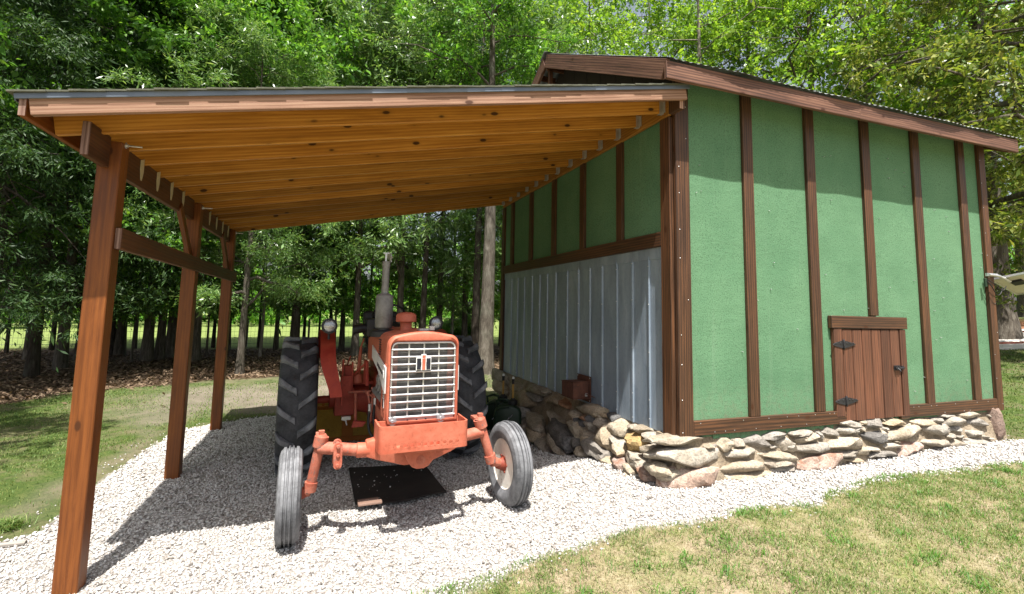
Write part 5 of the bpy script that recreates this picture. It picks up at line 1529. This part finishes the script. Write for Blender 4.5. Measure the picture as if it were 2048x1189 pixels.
# two dark green jugs with amber spouts
def jug(x, y, rz_, label, dz=0):
    g = thing('fuel_jug', label, 'jug', (x, y, Hf(x, y) - .01), rotz=rz_, group='green jugs against the stone base')
    JS = Matrix.Scale(1.27, 4)
    def jput(name, mb, mat, bevel=0, seg=1, smooth=40): return put(name, mb.mesh(name, M[mat], bevel, seg, smooth), g, JS, local=True)
    body = [(-.155, .0), (.155, .0), (.165, .06), (.165, .27), (.14, .33), (.05, .36), (-.05, .36), (-.12, .34), (-.165, .28), (-.165, .06)]
    jput('body', MB().prism(body, 'y', -.085, .085), 'jug', .03, 3)
    jput('handle', MB().tube([(-.15, -.087, .24), (-.13, -.10, .31), (-.06, -.105, .345), (.02, -.10, .35)], .012, 8), 'jug', smooth=60)
    jput('handle', MB().tube([(-.13, 0, .33), (-.14, 0, .40), (-.06, 0, .425), (.0, 0, .41), (.01, 0, .35)], .014, 8), 'jug', smooth=60)
    jput('sight_line', MB().tube([(-.06, -.088, .14), (.06, -.088, .26)], .007, 6), 'chrome')
    jput('cap', MB().lathe([(.0, .055), (.05, .055), (.06, .03), (.075, .022)], 'z', (.06, 0, .36), 20), 'black_plastic')
    sp = jput('spout', MB().tube([(.06, 0, .43), (.06, 0, .60)], .013, 10), 'amber', smooth=60)
    put('nozzle', MB().tube([(.06, 0, .60), (.06, 0, .66)], .016, 10).mesh('nozzle', M['black_plastic'], 0), sp, I4, local=True)
    put('tip', MB().tube([(.06, 0, .66), (.06, 0, .685)], [.016, .013], 10).mesh('tip', M['white'], 0), sp, I4, local=True)
    return g
jug(-.53, 3.25, rad(-20), 'nearer dark green jug with amber spout, by the stone base')
jug(-.56, 3.62, rad(-25), 'farther dark green jug with amber spout, behind the other jug')
# loose pipe lying at the left gravel edge
m = MB().tube([(-.6, 0, 0), (-.2, .01, .004), (.28, -.012, 0)], .022, 10)
o = put('edging_pole', m.mesh('edging_pole', M['grey_wood'], 0), None, Matrix.Translation((-5.55, 1.13, Hf(-5.5, 1.1) + .012)))
tag(o, 'weathered grey pole lying at the left edge of the gravel', 'pole')
# solar panel on the right end of the shed
sp = thing('solar_panel', 'small solar panel with looped cable on the shed corner post', 'solar panel', (4.93, -.06, 2.46))
def sput(name, mb, mat, bevel=0, Mx=I4): return put(name, mb.mesh(name, M[mat], bevel), sp, Mx, local=True)
sput('arm', MB().tube([(-.02, -.02, .0), (.20, -.02, -.01), (.36, -.06, -.08)], .016, 10).box(-.03, .20, -.012, .012, -.02, .02), 'steel')
PM = Matrix.Translation((.58, -.08, -.10)) @ Matrix.Rotation(rad(18), 4, 'Y') @ Matrix.Rotation(rad(-12), 4, 'X')
fr = sput('frame', MB().box(-.30, .30, -.20, -.185, -.015, .015).box(-.30, .30, .185, .20, -.015, .015).box(-.30, -.285, -.1845, .1845, -.015, .015).box(.285, .30, -.1845, .1845, -.015, .015), 'chrome', .001, PM)
sput('glass', MB().box(-.284, .284, -.184, .184, .004, .009), 'panel_glass', 0, PM); sput('backing', MB().box(-.284, .284, -.184, .184, -.004, .003), 'panel_back', 0, PM)
sput('junction_box', MB().box(-.16, -.04, -.06, .06, -.035, -.0045), 'black_plastic', .004, PM)
sput('cable', hose([(-.06, -.01, -.08), (.0, -.03, -.15), (.10, -.03, -.26), (.19, -.03, -.24), (.24, -.03, -.16)], .006), 'black_plastic')
sput('cable', hose([(-.05, -.012, -.06), (.05, -.035, -.12), (.15, -.03, -.17), (.25, -.03, -.20), (.30, -.04, -.14)], .005), 'black_plastic')
sput('cable_box', MB().box(-.085, -.045, -.012, .01, -.16, -.05), 'jug', .003)
o = put('sensor_light', MB().lathe([(-.03, .02), (.0, .028), (.05, .03), (.055, .0)], 'x', n=14).mesh('sensor_light', M['white'], 0), None, Matrix.Translation((5.14, .04, 2.76)) @ Matrix.Rotation(rad(25), 4, 'Z'))
tag(o, 'small white sensor light on the shed corner above the solar panel', 'light')
# ---------------------------------------------------------------- beyond the shed on the right: pale path ring, post with box
def gz(x, y): return Hf(x, y)
m = MB(); N = 40; cx, cy = 16.4, 5.2
for i in range(N):
    a = 2 * math.pi * i / N
    for r, dz in ((0.01, .03), (1.9, .03), (1.9, -.05)):
        xx, yy = cx + r * math.cos(a) * 1.6, cy + r * math.sin(a); m.v.append((xx, yy, gz(xx, yy) + dz))
for i in range(N):
    j_ = (i + 1) % N
    for k in range(2): m.f.append((i * 3 + k, j_ * 3 + k, j_ * 3 + k + 1, i * 3 + k + 1))
tag(put('path', m.mesh('path', M['concrete'], 0)), kind='structure')
eb = thing('brick_edging', 'curved row of red bricks edging the pale path behind the shed', 'edging', (cx, cy, gz(cx, cy)))
bm_ = MB().box(-.10, .10, -.05, .05, -.03, .03).mesh('brick', M['brickred'], .006)
for i in range(46):
    a = 2 * math.pi * i / 46; xx, yy = cx + 1.15 * math.cos(a) * 1.6, cy + 1.15 * math.sin(a)
    put('brick', bm_, eb, Matrix.Translation((xx, yy, gz(xx, yy) + .05)) @ Matrix.Rotation(math.atan2(1.15 * math.cos(a), -1.6 * 1.15 * math.sin(a)), 4, 'Z'))
ps = thing('birdhouse_post', 'dark wooden post carrying a small pale box, right of the shed', 'post', (20.35, 7.6, gz(20.35, 7.6)))
put('post', MB().box(-.06, .06, -.06, .06, 0, 1.75).mesh('post', M['beam'], .01), ps, I4, local=True)
put('cross_arm', MB().box(-.45, .55, -.05, -.0605 + .12, 1.05, 1.18).mesh('cross_arm', M['beam'], .01), ps, Matrix.Translation((0, -.11, 0)), local=True)
bxx = put('box', MB().prism([(-.16, 0), (.16, 0), (.16, .26), (0, .36), (-.16, .26)], 'y', -.14, .14).mesh('box', M['silver'], .006), ps, Matrix.Translation((.36, -.05, 1.185)), local=True)
put('roof', MB().prism([(-.21, .245), (0, .378), (.21, .245), (.20, .275), (0, .41), (-.20, .275)], 'y', -.17, .17).mesh('roof', M['rusty'], 0), bxx, I4, local=True)
# ---------------------------------------------------------------- trees
def np_tube(path, radii, n):
    path = np.asarray(path, float); m = len(path)
    tg = np.gradient(path, axis=0); tg /= np.linalg.norm(tg, axis=1)[:, None] + 1e-9
    ref = np.where(np.abs(tg[:, 2:3]) > .9, np.array([[1., 0, 0]]), np.array([[0, 0, 1.]]))
    a = np.cross(tg, ref); a /= np.linalg.norm(a, axis=1)[:, None]; b = np.cross(tg, a)
    th = np.arange(n) * 2 * np.pi / n
    V = path[:, None] + (a[:, None] * np.cos(th)[None, :, None] + b[:, None] * np.sin(th)[None, :, None]) * np.asarray(radii)[:, None, None]
    i = np.arange(m - 1)[:, None] * n; k = np.arange(n)[None]; k2 = (k + 1) % n
    F = np.stack([i + k, i + k2, i + n + k2, i + n + k], -1).reshape(-1, 4)
    return V.reshape(-1, 3), F

def leaf_cloud(r, centres, sig, per, L, W, droop=.0, flat=.6, up=.6):
    """diamond leaves gathered in sprays round the clump centres"""
    C = np.asarray(centres); n = len(C) * per
    c = np.repeat(C, per, 0); s = np.repeat(np.asarray(sig), per)
    # sprays: short twigs in a clump with leaves along them
    tw = per // 12 + 1
    tdir = r.normal(0, 1, (len(C), tw, 3)); tdir[..., 2] *= flat; tdir /= np.linalg.norm(tdir, axis=2)[..., None]
    tdir[..., 2] -= droop
    tlen = np.abs(r.normal(.75, .4, (len(C), tw)))
    ti = r.integers(0, tw, n); ci = np.repeat(np.arange(len(C)), per)
    d = tdir[ci, ti]; f = r.random(n) ** .8 * tlen[ci, ti]
    P = c + d * (f * s)[:, None] + r.normal(0, .11, (n, 3)) * s[:, None]
    sz_ = np.exp(r.normal(-.05, .32, n)); l = L * sz_; w = W * sz_ * r.uniform(.75, 1.2, n)
    ax = d * .7 + r.normal(0, .55, (n, 3)); ax[:, 2] -= droop * .8 + .15; ax /= np.linalg.norm(ax, axis=1)[:, None]
    nn = r.normal(0, .6, (n, 3)); nn[:, 2] += up; nn[:, 1] -= .15
    sd = np.cross(ax, nn); sd /= np.linalg.norm(sd, axis=1)[:, None] + 1e-9
    nz = np.cross(sd, ax)
    A = P; B = P + ax * (l * .48)[:, None] + sd * (w / 2)[:, None] + nz * (w * .18)[:, None]
    T = P + ax * l[:, None]; D = P + ax * (l * .48)[:, None] - sd * (w / 2)[:, None] + nz * (w * .18)[:, None]
    return np.stack([A, B, T, D], 1).reshape(-1, 3)

def make_tree(seed, height, base, rad_, trunk_r, nl, clumps, per, L, W, leafmat, barkmat, droop=0., lean=0., clump_s=.55, shape='round', flat=.6, up=.6, bare=0.0):
    r = np.random.default_rng(seed)
    tp = []; nseg = 14
    ph = r.uniform(0, 6, 2)
    for i in range(nseg + 1):
        f = i / nseg
        tp.append((lean * f * f * height + .05 * height * .25 * math.sin(2.2 * f * math.pi * .7 + ph[0]) * f, .04 * height * .25 * math.sin(3 * f + ph[1]) * f, height * .96 * f - .25))
    tp = np.array(tp)
    trr = trunk_r * (1 - np.linspace(0, 1, nseg + 1) ** 1.1 * .93); trr[0] *= 1.45; trr[1] *= 1.04
    Vs, Fs, off = [], [], 0
    def addt(path, rr, n):
        nonlocal off
        V, F = np_tube(path, rr, n); Vs.append(V); Fs.append(F + off); off += len(V)
    addt(tp, trr, 10)
    cents = []
    for k in range(nl):
        f = base + (1 - base) * ((k + r.random() * .7) / nl) ** .9 * .96
        p0 = np.array([np.interp(f, np.linspace(0, 1, nseg + 1), tp[:, j]) for j in range(3)])
        az = k * 2.4 + r.uniform(-.5, .5)
        g = (f - base) / (1 - base)
        if shape == 'round': rr = rad_ * (math.sin(math.pi * min(1, .18 + .78 * g)) ** .7) * r.uniform(.75, 1.1)
        elif shape == 'cone': rr = rad_ * (1 - g) ** .8 * r.uniform(.75, 1.1) + .25
        else: rr = rad_ * (.55 + .45 * g) * r.uniform(.7, 1.1)
        rise = r.uniform(.15, .65) * (1 if shape != 'cone' else -.15) - droop * .4
        d = np.array([math.cos(az), math.sin(az), rise])
        N = 6; path = [p0]
        for i in range(1, N + 1):
            q = path[-1] + d * rr / N + r.normal(0, .05 * rr, 3)
            d = d + np.array([0, 0, -(.10 + droop * .25)]) + r.normal(0, .10, 3) * .5
            q[2] = max(q[2], height * base * .75)
            path.append(q)
        path = np.array(path)
        r0 = max(.012, float(np.interp(f, np.linspace(0, 1, nseg + 1), trr)) * .5)
        addt(path, np.linspace(r0, .006, N + 1), 5)
        # twigs
        for j in range(5):
            a = path[r.integers(2, N + 1)]; e = a + r.normal(0, .28 * rr, 3) * np.array([1, 1, .6]); mid = (a + e) / 2 + r.normal(0, .04 * rr, 3)
            addt(np.array([a, mid, e]), [r0 * .35, r0 * .22, .004], 4)
            if r.random() > bare: cents.append(e); cents.append(mid)
        m = max(2, int(clumps / nl))
        for j in range(m):
            t_ = r.uniform(.3, 1.05) * N; i0 = min(int(t_), N - 1)
            q = path[i0] + (path[min(i0 + 1, N)] - path[i0]) * (t_ - i0)
            cents.append(q + r.normal(0, .13 * rr, 3) * np.array([1, 1, .7]))
    cents = np.array(cents); cents = cents[cents[:, 2] > height * base * .55]
    sig = clump_s * r.uniform(.55, 1.35, len(cents))
    LV = leaf_cloud(r, cents, sig, per, L, W, droop, flat, up)
    tm = np_mesh('trunk', np.concatenate(Vs), np.concatenate(Fs), M[barkmat], smooth=True)
    cm = np_mesh('crown', LV, np.arange(len(LV)).reshape(-1, 4), LF[leafmat])
    return tm, cm

KIND = {
 # name: list of (trunk, crown)
 'oak': [make_tree(11, 14, .20, 3.6, .20, 26, 330, 72, .135, .064, 'oak', 'bark'), make_tree(12, 14, .26, 3.3, .18, 24, 300, 72, .135, .064, 'oak', 'bark')],
 'willow': [make_tree(21, 13, .18, 3.4, .17, 28, 270, 84, .14, .030, 'willow', 'bark', .10), make_tree(22, 13, .22, 3.2, .16, 26, 240, 84, .14, .030, 'willow', 'bark', .10)],
 'cedar': [make_tree(31, 13, .17, 2.8, .19, 44, 560, 70, .10, .022, 'cedar', 'bark_dark', .30, shape='cone', flat=.4, clump_s=.5)],
 'elm': [make_tree(41, 14, .22, 4.0, .17, 24, 220, 66, .118, .058, 'elm', 'bark', 0.05, clump_s=.6, bare=.3), make_tree(42, 14, .28, 3.8, .16, 22, 180, 66, .118, .058, 'elm', 'bark_pale', .05, clump_s=.6, bare=.4)],
 'olive': [make_tree(51, 15, .16, 3.8, .26, 26, 320, 72, .13, .048, 'olive', 'bark', .2)],
 'sapling': [make_tree(61, 6.5, .26, 1.7, .055, 16, 110, 54, .12, .055, 'understory', 'bark', .1, clump_s=.42, bare=.2), make_tree(62, 6.5, .22, 1.9, .06, 16, 130, 54, .13, .03, 'willow', 'bark_pale', .1, clump_s=.42)],
 'pole': [make_tree(71, 15, .55, 2.4, .14, 16, 130, 60, .13, .055, 'oak', 'bark', .0), make_tree(72, 15, .50, 2.2, .12, 16, 120, 60, .125, .03, 'willow', 'bark_dark', .1)],
 'bush': [make_tree(81, 2.2, .04, 1.3, .03, 14, 100, 60, .10, .05, 'understory', 'bark', .0, clump_s=.36, shape='flat')],
}
def tree(name, kind, v, x, y, s=1.0, rot=0.0, label='', group=None, sz=None, tr_s=1.0):
    z = Hf(x, y)
    o = thing(name, label, 'bush' if kind == 'bush' else 'tree', (x, y, z), rotz=rot, group=group)
    tm, cm = KIND[kind][v % len(KIND[kind])]
    S = Matrix.Diagonal((s, s, sz or s, 1))
    tt = put('trunk', tm, o, Matrix.Diagonal((s * tr_s, s * tr_s, sz or s, 1)), local=True); cc = put('crown', cm, o, S, local=True)
    return o
for _a in [
 ('willow_oak', 'willow', 0, -5.31, 10.98, 0.8, 1.48, 'slim pale-trunked tree standing alone on the dirt behind the third carport post', None, None, 0.72),
 ('oak_tree', 'pole', 0, 1.14, 9.89, 1.0, 0.65, 'thick grey straight trunk rising right beside the back corner of the shed', None, None, 1.6),
 ('oak_tree', 'oak', 0, -8.52, 14.88, 1.2, 2.49, 'left trunk of the three-stemmed clump seen between the first two carport posts', 'three stems between the posts', None, 0.62),
 ('oak_tree', 'oak', 1, -8.29, 15.26, 1.15, 0.97, 'middle trunk of the three-stemmed clump seen between the first two carport posts', 'three stems between the posts', None, 0.62),
 ('oak_tree', 'pole', 0, -8.2, 16.0, 1.2, 0.42, 'right trunk of the three-stemmed clump seen between the first two carport posts', 'three stems between the posts', None, 0.85),
 ('oak_tree', 'oak', 0, -7.15, 14.6, 1.15, 2.52, 'dark trunk half hidden behind the second carport post', None, None, 0.6),
 ('cedar_tree', 'cedar', 0, -10.09, 8.76, 1.05, 5.76, 'dark drooping cedar at the very left edge of the picture', None, None, 0.6),
 ('cedar_tree', 'cedar', 0, -9.93, 11.62, 1.15, 5.03, 'dark cedar behind the left lawn, left of the first carport post', None, None, 0.55),
 ('cedar_tree', 'cedar', 0, -10.39, 15.21, 1.1, 4.81, 'dark cedar deep in shade just behind the first carport post', None, None, 0.55),
 ('cedar_tree', 'cedar', 0, -12.79, 15.81, 1.2, 1.39, 'tall dark cedar farthest back at the left', None, None, 0.55),
 ('sapling', 'sapling', 0, -11.87, 15.68, 1.1, 3.37, 'thin pale sapling at the edge of the leaf litter, far left', None, None, 1.6),
 ('oak_tree', 'oak', 1, -10.02, 13.2, 1.25, 1.74, 'broad green oak whose crown rises over the left end of the carport roof', None, None, 0.6),
 ('oak_tree', 'oak', 0, -9.93, 16.96, 1.3, 1.08, 'tall oak rising behind the left third of the carport roof', None, None, 0.6),
 ('oak_tree', 'oak', 1, -6.91, 18.21, 1.35, 0.67, 'tall green oak behind the middle left of the carport roof', None, None, 0.6),
 ('oak_tree', 'oak', 0, -4.4, 17.0, 1.3, 1.35, 'tall green oak behind the middle of the carport roof', None, None, 0.6),
 ('willow_oak', 'willow', 1, -2.21, 15.51, 1.3, 5.82, 'leaning pale-trunked willow oak just left of the exhaust pipe', None, None, 0.62),
 ('oak_tree', 'pole', 1, -2.63, 17.53, 1.2, 5.21, 'thin dark trunk left of the leaning pale trunk by the exhaust', None, None, 0.7),
 ('willow_oak', 'willow', 0, -0.67, 14.87, 1.3, 5.07, 'pale narrow-leaved willow oak behind the carport roof right of the exhaust', None, None, 0.6),
 ('oak_tree', 'pole', 1, -0.01, 13.76, 1.15, 5.03, 'dark straight trunk above the round air intake of the tractor', None, None, 0.85),
 ('oak_tree', 'pole', 0, 1.05, 16.1, 1.2, 1.21, 'dark trunk right above the right headlamp of the tractor', None, None, 0.8),
 ('willow_oak', 'willow', 1, 2.21, 16.34, 1.35, 1.95, 'silvery willow oak rising behind the right half of the carport roof', None, None, 0.6),
 ('oak_tree', 'pole', 1, 1.58, 12.57, 1.1, 3.94, 'dark thick trunk just left of the grey trunk at the shed corner', None, None, 1.15),
 ('willow_oak', 'willow', 0, 3.79, 13.73, 1.25, 4.6, 'silvery willow oak left of the gable peak of the shed', None, None, 0.6),
 ('elm_tree', 'elm', 0, 5.86, 12.2, 1.15, 5.37, 'light green elm right behind the gable peak of the shed', None, None, 1.0),
 ('elm_tree', 'elm', 1, 9.7, 13.9, 1.3, 5.53, 'airy elm showing bare limbs above the shed ridge', None, None, 1.0),
 ('elm_tree', 'elm', 1, 8.32, 9.26, 1.1, 0.54, 'pale-limbed elm rising behind the left end of the long shed eave', None, None, 1.0),
 ('elm_tree', 'elm', 0, 11.67, 10.21, 1.2, 3.8, 'bright green elm behind the middle of the long shed eave', None, None, 1.0),
 ('elm_tree', 'elm', 0, 11.04, 7.12, 1.1, 4.22, 'yellow-green elm overhanging the right half of the shed roof', None, None, 1.0),
 ('elm_tree', 'elm', 1, 14.49, 7.44, 1.25, 3.18, 'tall yellow-green elm behind the right end of the shed roof', None, None, 1.0),
 ('oak_tree', 'olive', 0, 16.31, 5.19, 1.15, 1.12, 'olive-leaved oak with a stout dark trunk right of the shed', None, None, 1.15),
 ('oak_tree', 'olive', 0, 19.77, 8.34, 1.3, 2.97, 'olive-brown oak farther back above the right end of the eave', None, None, 1.0),
 ('oak_tree', 'olive', 0, 12.62, 2.4, 1.0, 0.56, 'olive-brown oak at the right edge of the picture', None, None, 1.0),
 ('oak_tree', 'oak', 0, 27.95, 9.8, 1.2, 5.87, 'green oak in the distance at the right edge, behind the post', None, None, 1.0),
 ('oak_tree', 'pole', 1, -13.56, 18.21, 1.0018028335811016, 1.83, 'slender far trunk near the fence, at the far left edge behind the litter', 'slender trees back in the wood', None, 0.432),
 ('oak_tree', 'pole', 1, -12.7, 19.13, 1.2120110220559086, 3.19, 'slender far trunk near the fence, left of the front carport post', 'slender trees back in the wood', None, 0.504),
 ('oak_tree', 'pole', 1, -11.13, 18.13, 1.1059327695498475, 1.81, 'slender far trunk near the fence, directly behind the front carport post', 'slender trees back in the wood', None, 0.432),
 ('oak_tree', 'pole', 1, -10.14, 16.89, 1.0403301515304022, 1.92, 'slender far trunk near the fence, just right of the front carport post', 'slender trees back in the wood', None, 0.648),
 ('oak_tree', 'pole', 0, -10.4, 19.96, 1.0202688650159575, 2.91, 'slender far trunk near the fence, left of the three-stemmed clump', 'slender trees back in the wood', None, 0.432),
 ('oak_tree', 'pole', 1, -7.7, 20.11, 1.129718021554168, 4.07, 'slender far trunk near the fence, between the middle and third carport posts', 'slender trees back in the wood', None, 0.504),
 ('oak_tree', 'pole', 1, -5.96, 19.87, 1.0362656898745874, 4.23, 'slender far trunk near the fence, midway between the third carport post and the tractor', 'slender trees back in the wood', None, 0.432),
 ('oak_tree', 'pole', 0, -5.15, 18.44, 1.1031986641018312, 1.27, 'slender far trunk near the fence, above the outer edge of the left rear tyre', 'slender trees back in the wood', None, 0.576),
 ('oak_tree', 'pole', 1, -4.16, 19.61, 1.0690762087399208, 2.23, 'slender far trunk near the fence, above the inner edge of the left rear tyre', 'slender trees back in the wood', None, 0.504),
 ('oak_tree', 'pole', 1, -3.56, 20.53, 1.1586080464693327, 1.25, 'slender far trunk near the fence, just left of the left headlamp', 'slender trees back in the wood', None, 0.36),
 ('oak_tree', 'pole', 1, -3.09, 18.83, 1.0252448596794648, 0.39, 'slender far trunk near the fence, just right of the left headlamp', 'slender trees back in the wood', None, 0.576),
 ('oak_tree', 'pole', 0, -1.42, 19.47, 1.0693696975059104, 3.66, 'slender far trunk near the fence, just left of the muffler', 'slender trees back in the wood', None, 0.432),
 ('oak_tree', 'pole', 0, -0.56, 20.9, 1.0305363504794742, 5.87, 'slender far trunk near the fence, directly behind the exhaust pipe', 'slender trees back in the wood', None, 0.432),
 ('oak_tree', 'pole', 1, 0.21, 18.28, 1.1147546880425439, 0.27, 'slender far trunk near the fence, directly above the round air intake', 'slender trees back in the wood', None, 0.576),
 ('oak_tree', 'pole', 0, 2.28, 18.9, 1.2239819447779556, 6.0, 'slender far trunk near the fence, right of the right headlamp', 'slender trees back in the wood', None, 0.504),
 ('oak_tree', 'pole', 1, 4.59, 18.75, 1.004546881323327, 1.81, 'slender far trunk near the fence, in the gap between the grey trunk and the shed', 'slender trees back in the wood', None, 0.432),
 ('sapling', 'sapling', 0, -9.94, 15.37, 1.021333802328802, 5.92, 'leafy young sapling just right of the front carport post', 'saplings behind the carport', None, 0.8641710724275502),
 ('sapling', 'sapling', 0, -8.86, 14.68, 0.8526935887799068, 2.79, 'leafy young sapling midway between the first two carport posts', 'saplings behind the carport', None, 0.7765660819234957),
 ('sapling', 'sapling', 0, -7.14, 16.14, 0.8375165807721922, 1.0, 'leafy young sapling just right of the middle carport post', 'saplings behind the carport', None, 0.9395238666588475),
 ('sapling', 'sapling', 0, -6.87, 17.21, 0.87716369268059, 2.29, 'leafy young sapling behind the third carport post', 'saplings behind the carport', None, 0.88191413333883),
 ('sapling', 'sapling', 1, -5.39, 15.71, 1.0990148417772128, 2.76, 'leafy young sapling between the third carport post and the left rear tyre', 'saplings behind the carport', None, 0.9285823020252651),
 ('sapling', 'sapling', 0, -4.28, 18.0, 0.8983833817451108, 0.37, 'leafy young sapling above the left rear tyre', 'saplings behind the carport', None, 0.7831667367029733),
 ('sapling', 'sapling', 0, -2.9, 17.53, 1.007992496781309, 6.1, 'leafy young sapling just right of the left headlamp', 'saplings behind the carport', None, 0.9382139345312926),
 ('sapling', 'sapling', 0, -1.62, 17.48, 0.9411805154512352, 2.02, 'leafy young sapling just left of the muffler', 'saplings behind the carport', None, 0.9330660290988048),
 ('sapling', 'sapling', 0, 0.31, 17.26, 0.7927956401720468, 4.86, 'leafy young sapling above the round air intake', 'saplings behind the carport', None, 0.9116966345694882),
 ('sapling', 'sapling', 1, 1.61, 16.08, 0.97806426208973, 1.27, 'leafy young sapling right of the right headlamp', 'saplings behind the carport', None, 0.7801045700244962),
 ('sapling', 'sapling', 1, 3.03, 17.67, 0.8937178710265348, 2.65, 'leafy young sapling above the right rear tyre', 'saplings behind the carport', None, 0.7147476739259406),
 ('sapling', 'sapling', 0, 3.2, 14.48, 0.9766024798993405, 1.35, 'leafy young sapling right of the grey trunk, against the shed corner', 'saplings behind the carport', None, 0.8711347723932479),
 ('bush', 'bush', 0, 2.43, 20.4, 0.5969275229268715, 0.23, 'low leafy bush at the fence, nearest the right headlamp', 'bushes along the fence', None, 1),
 ('bush', 'bush', 0, 3.31, 21.01, 0.6133468446180022, 3.3, 'low leafy bush at the fence, in the middle of the three', 'bushes along the fence', None, 1),
 ('bush', 'bush', 0, 3.72, 20.28, 0.7430788983245691, 2.62, 'low leafy bush at the fence, nearest the grey trunk', 'bushes along the fence', None, 1),
 ('oak_tree', 'oak', 0, -9.9, 0.0, 0.72, 1.0, 'oak standing outside the left edge, shading the left lawn', None, None, 1),
 ('oak_tree', 'oak', 1, -10.45, 10.83, 1.15, 1.64, 'green oak leaning over the left end of the lawn, nearest the left edge', None, None, 0.6),
 ('oak_tree', 'oak', 1, -9.8, 3.2, 0.7, 2.2, 'oak just outside the left border, dappling the mossy lawn with shade', None, None, 1),
]:
    tree(_a[0], _a[1], _a[2], _a[3], _a[4], _a[5], _a[6], _a[7], _a[8], _a[9], _a[10])

# far wood closing the meadow: one mass of foliage
r_ = np.random.default_rng(99)
nC = 1500
aa = r_.uniform(-.62, 1.30, nC); DD = r_.uniform(44, 60, nC); zz = r_.uniform(.3, 9, nC) * r_.uniform(.5, 1, nC)
fx, fy = CAM.x + np.sin(aa) * DD, CAM.y + np.cos(aa) * DD
LV = leaf_cloud(r_, np.stack([fx, fy, zz + H(fx, fy)], -1), np.full(nC, 1.5), 40, .42, .26, 'x' and .05, .7, .5)
tag(put('far_woods', np_mesh('far_woods', LV, np.arange(len(LV)).reshape(-1, 4), LF['understory'])), kind='stuff')
# ---------------------------------------------------------------- wire fence at the wood edge
fence = thing('wire_fence', 'low wire fence with thin posts running along the far edge of the wood', 'fence', (-6, 21.5, 0))
fpts = [Vector((-24 + 2.5 * k, 20.4 + .02 * (k - 8) ** 2 * .3, 0)) for k in range(16)]
pm = MB().box(-.045, .045, -.045, .045, -.1, 1.25).mesh('post', M['grey_wood'], .006)
for q in fpts: put('post', pm, fence, Matrix.Translation((q.x, q.y, Hf(q.x, q.y))))
for zz_ in (.15, .4, .65, .9, 1.15):
    put('wire', MB().tube([(q.x, q.y - .05, Hf(q.x, q.y) + zz_) for q in fpts], .006, 5).mesh('wire', M['wire'], 0), fence)
m = MB()
for a_, b_ in zip(fpts, fpts[1:]):
    for k in range(1, 16):
        q = a_.lerp(b_, k / 16); m.box(q.x - .003, q.x + .003, q.y - .053, q.y - .047, Hf(q.x, q.y) + .1, Hf(q.x, q.y) + 1.15)
put('stay_wires', m.mesh('stay_wires', M['wire'], 0, smooth=0), fence, kind='stuff')
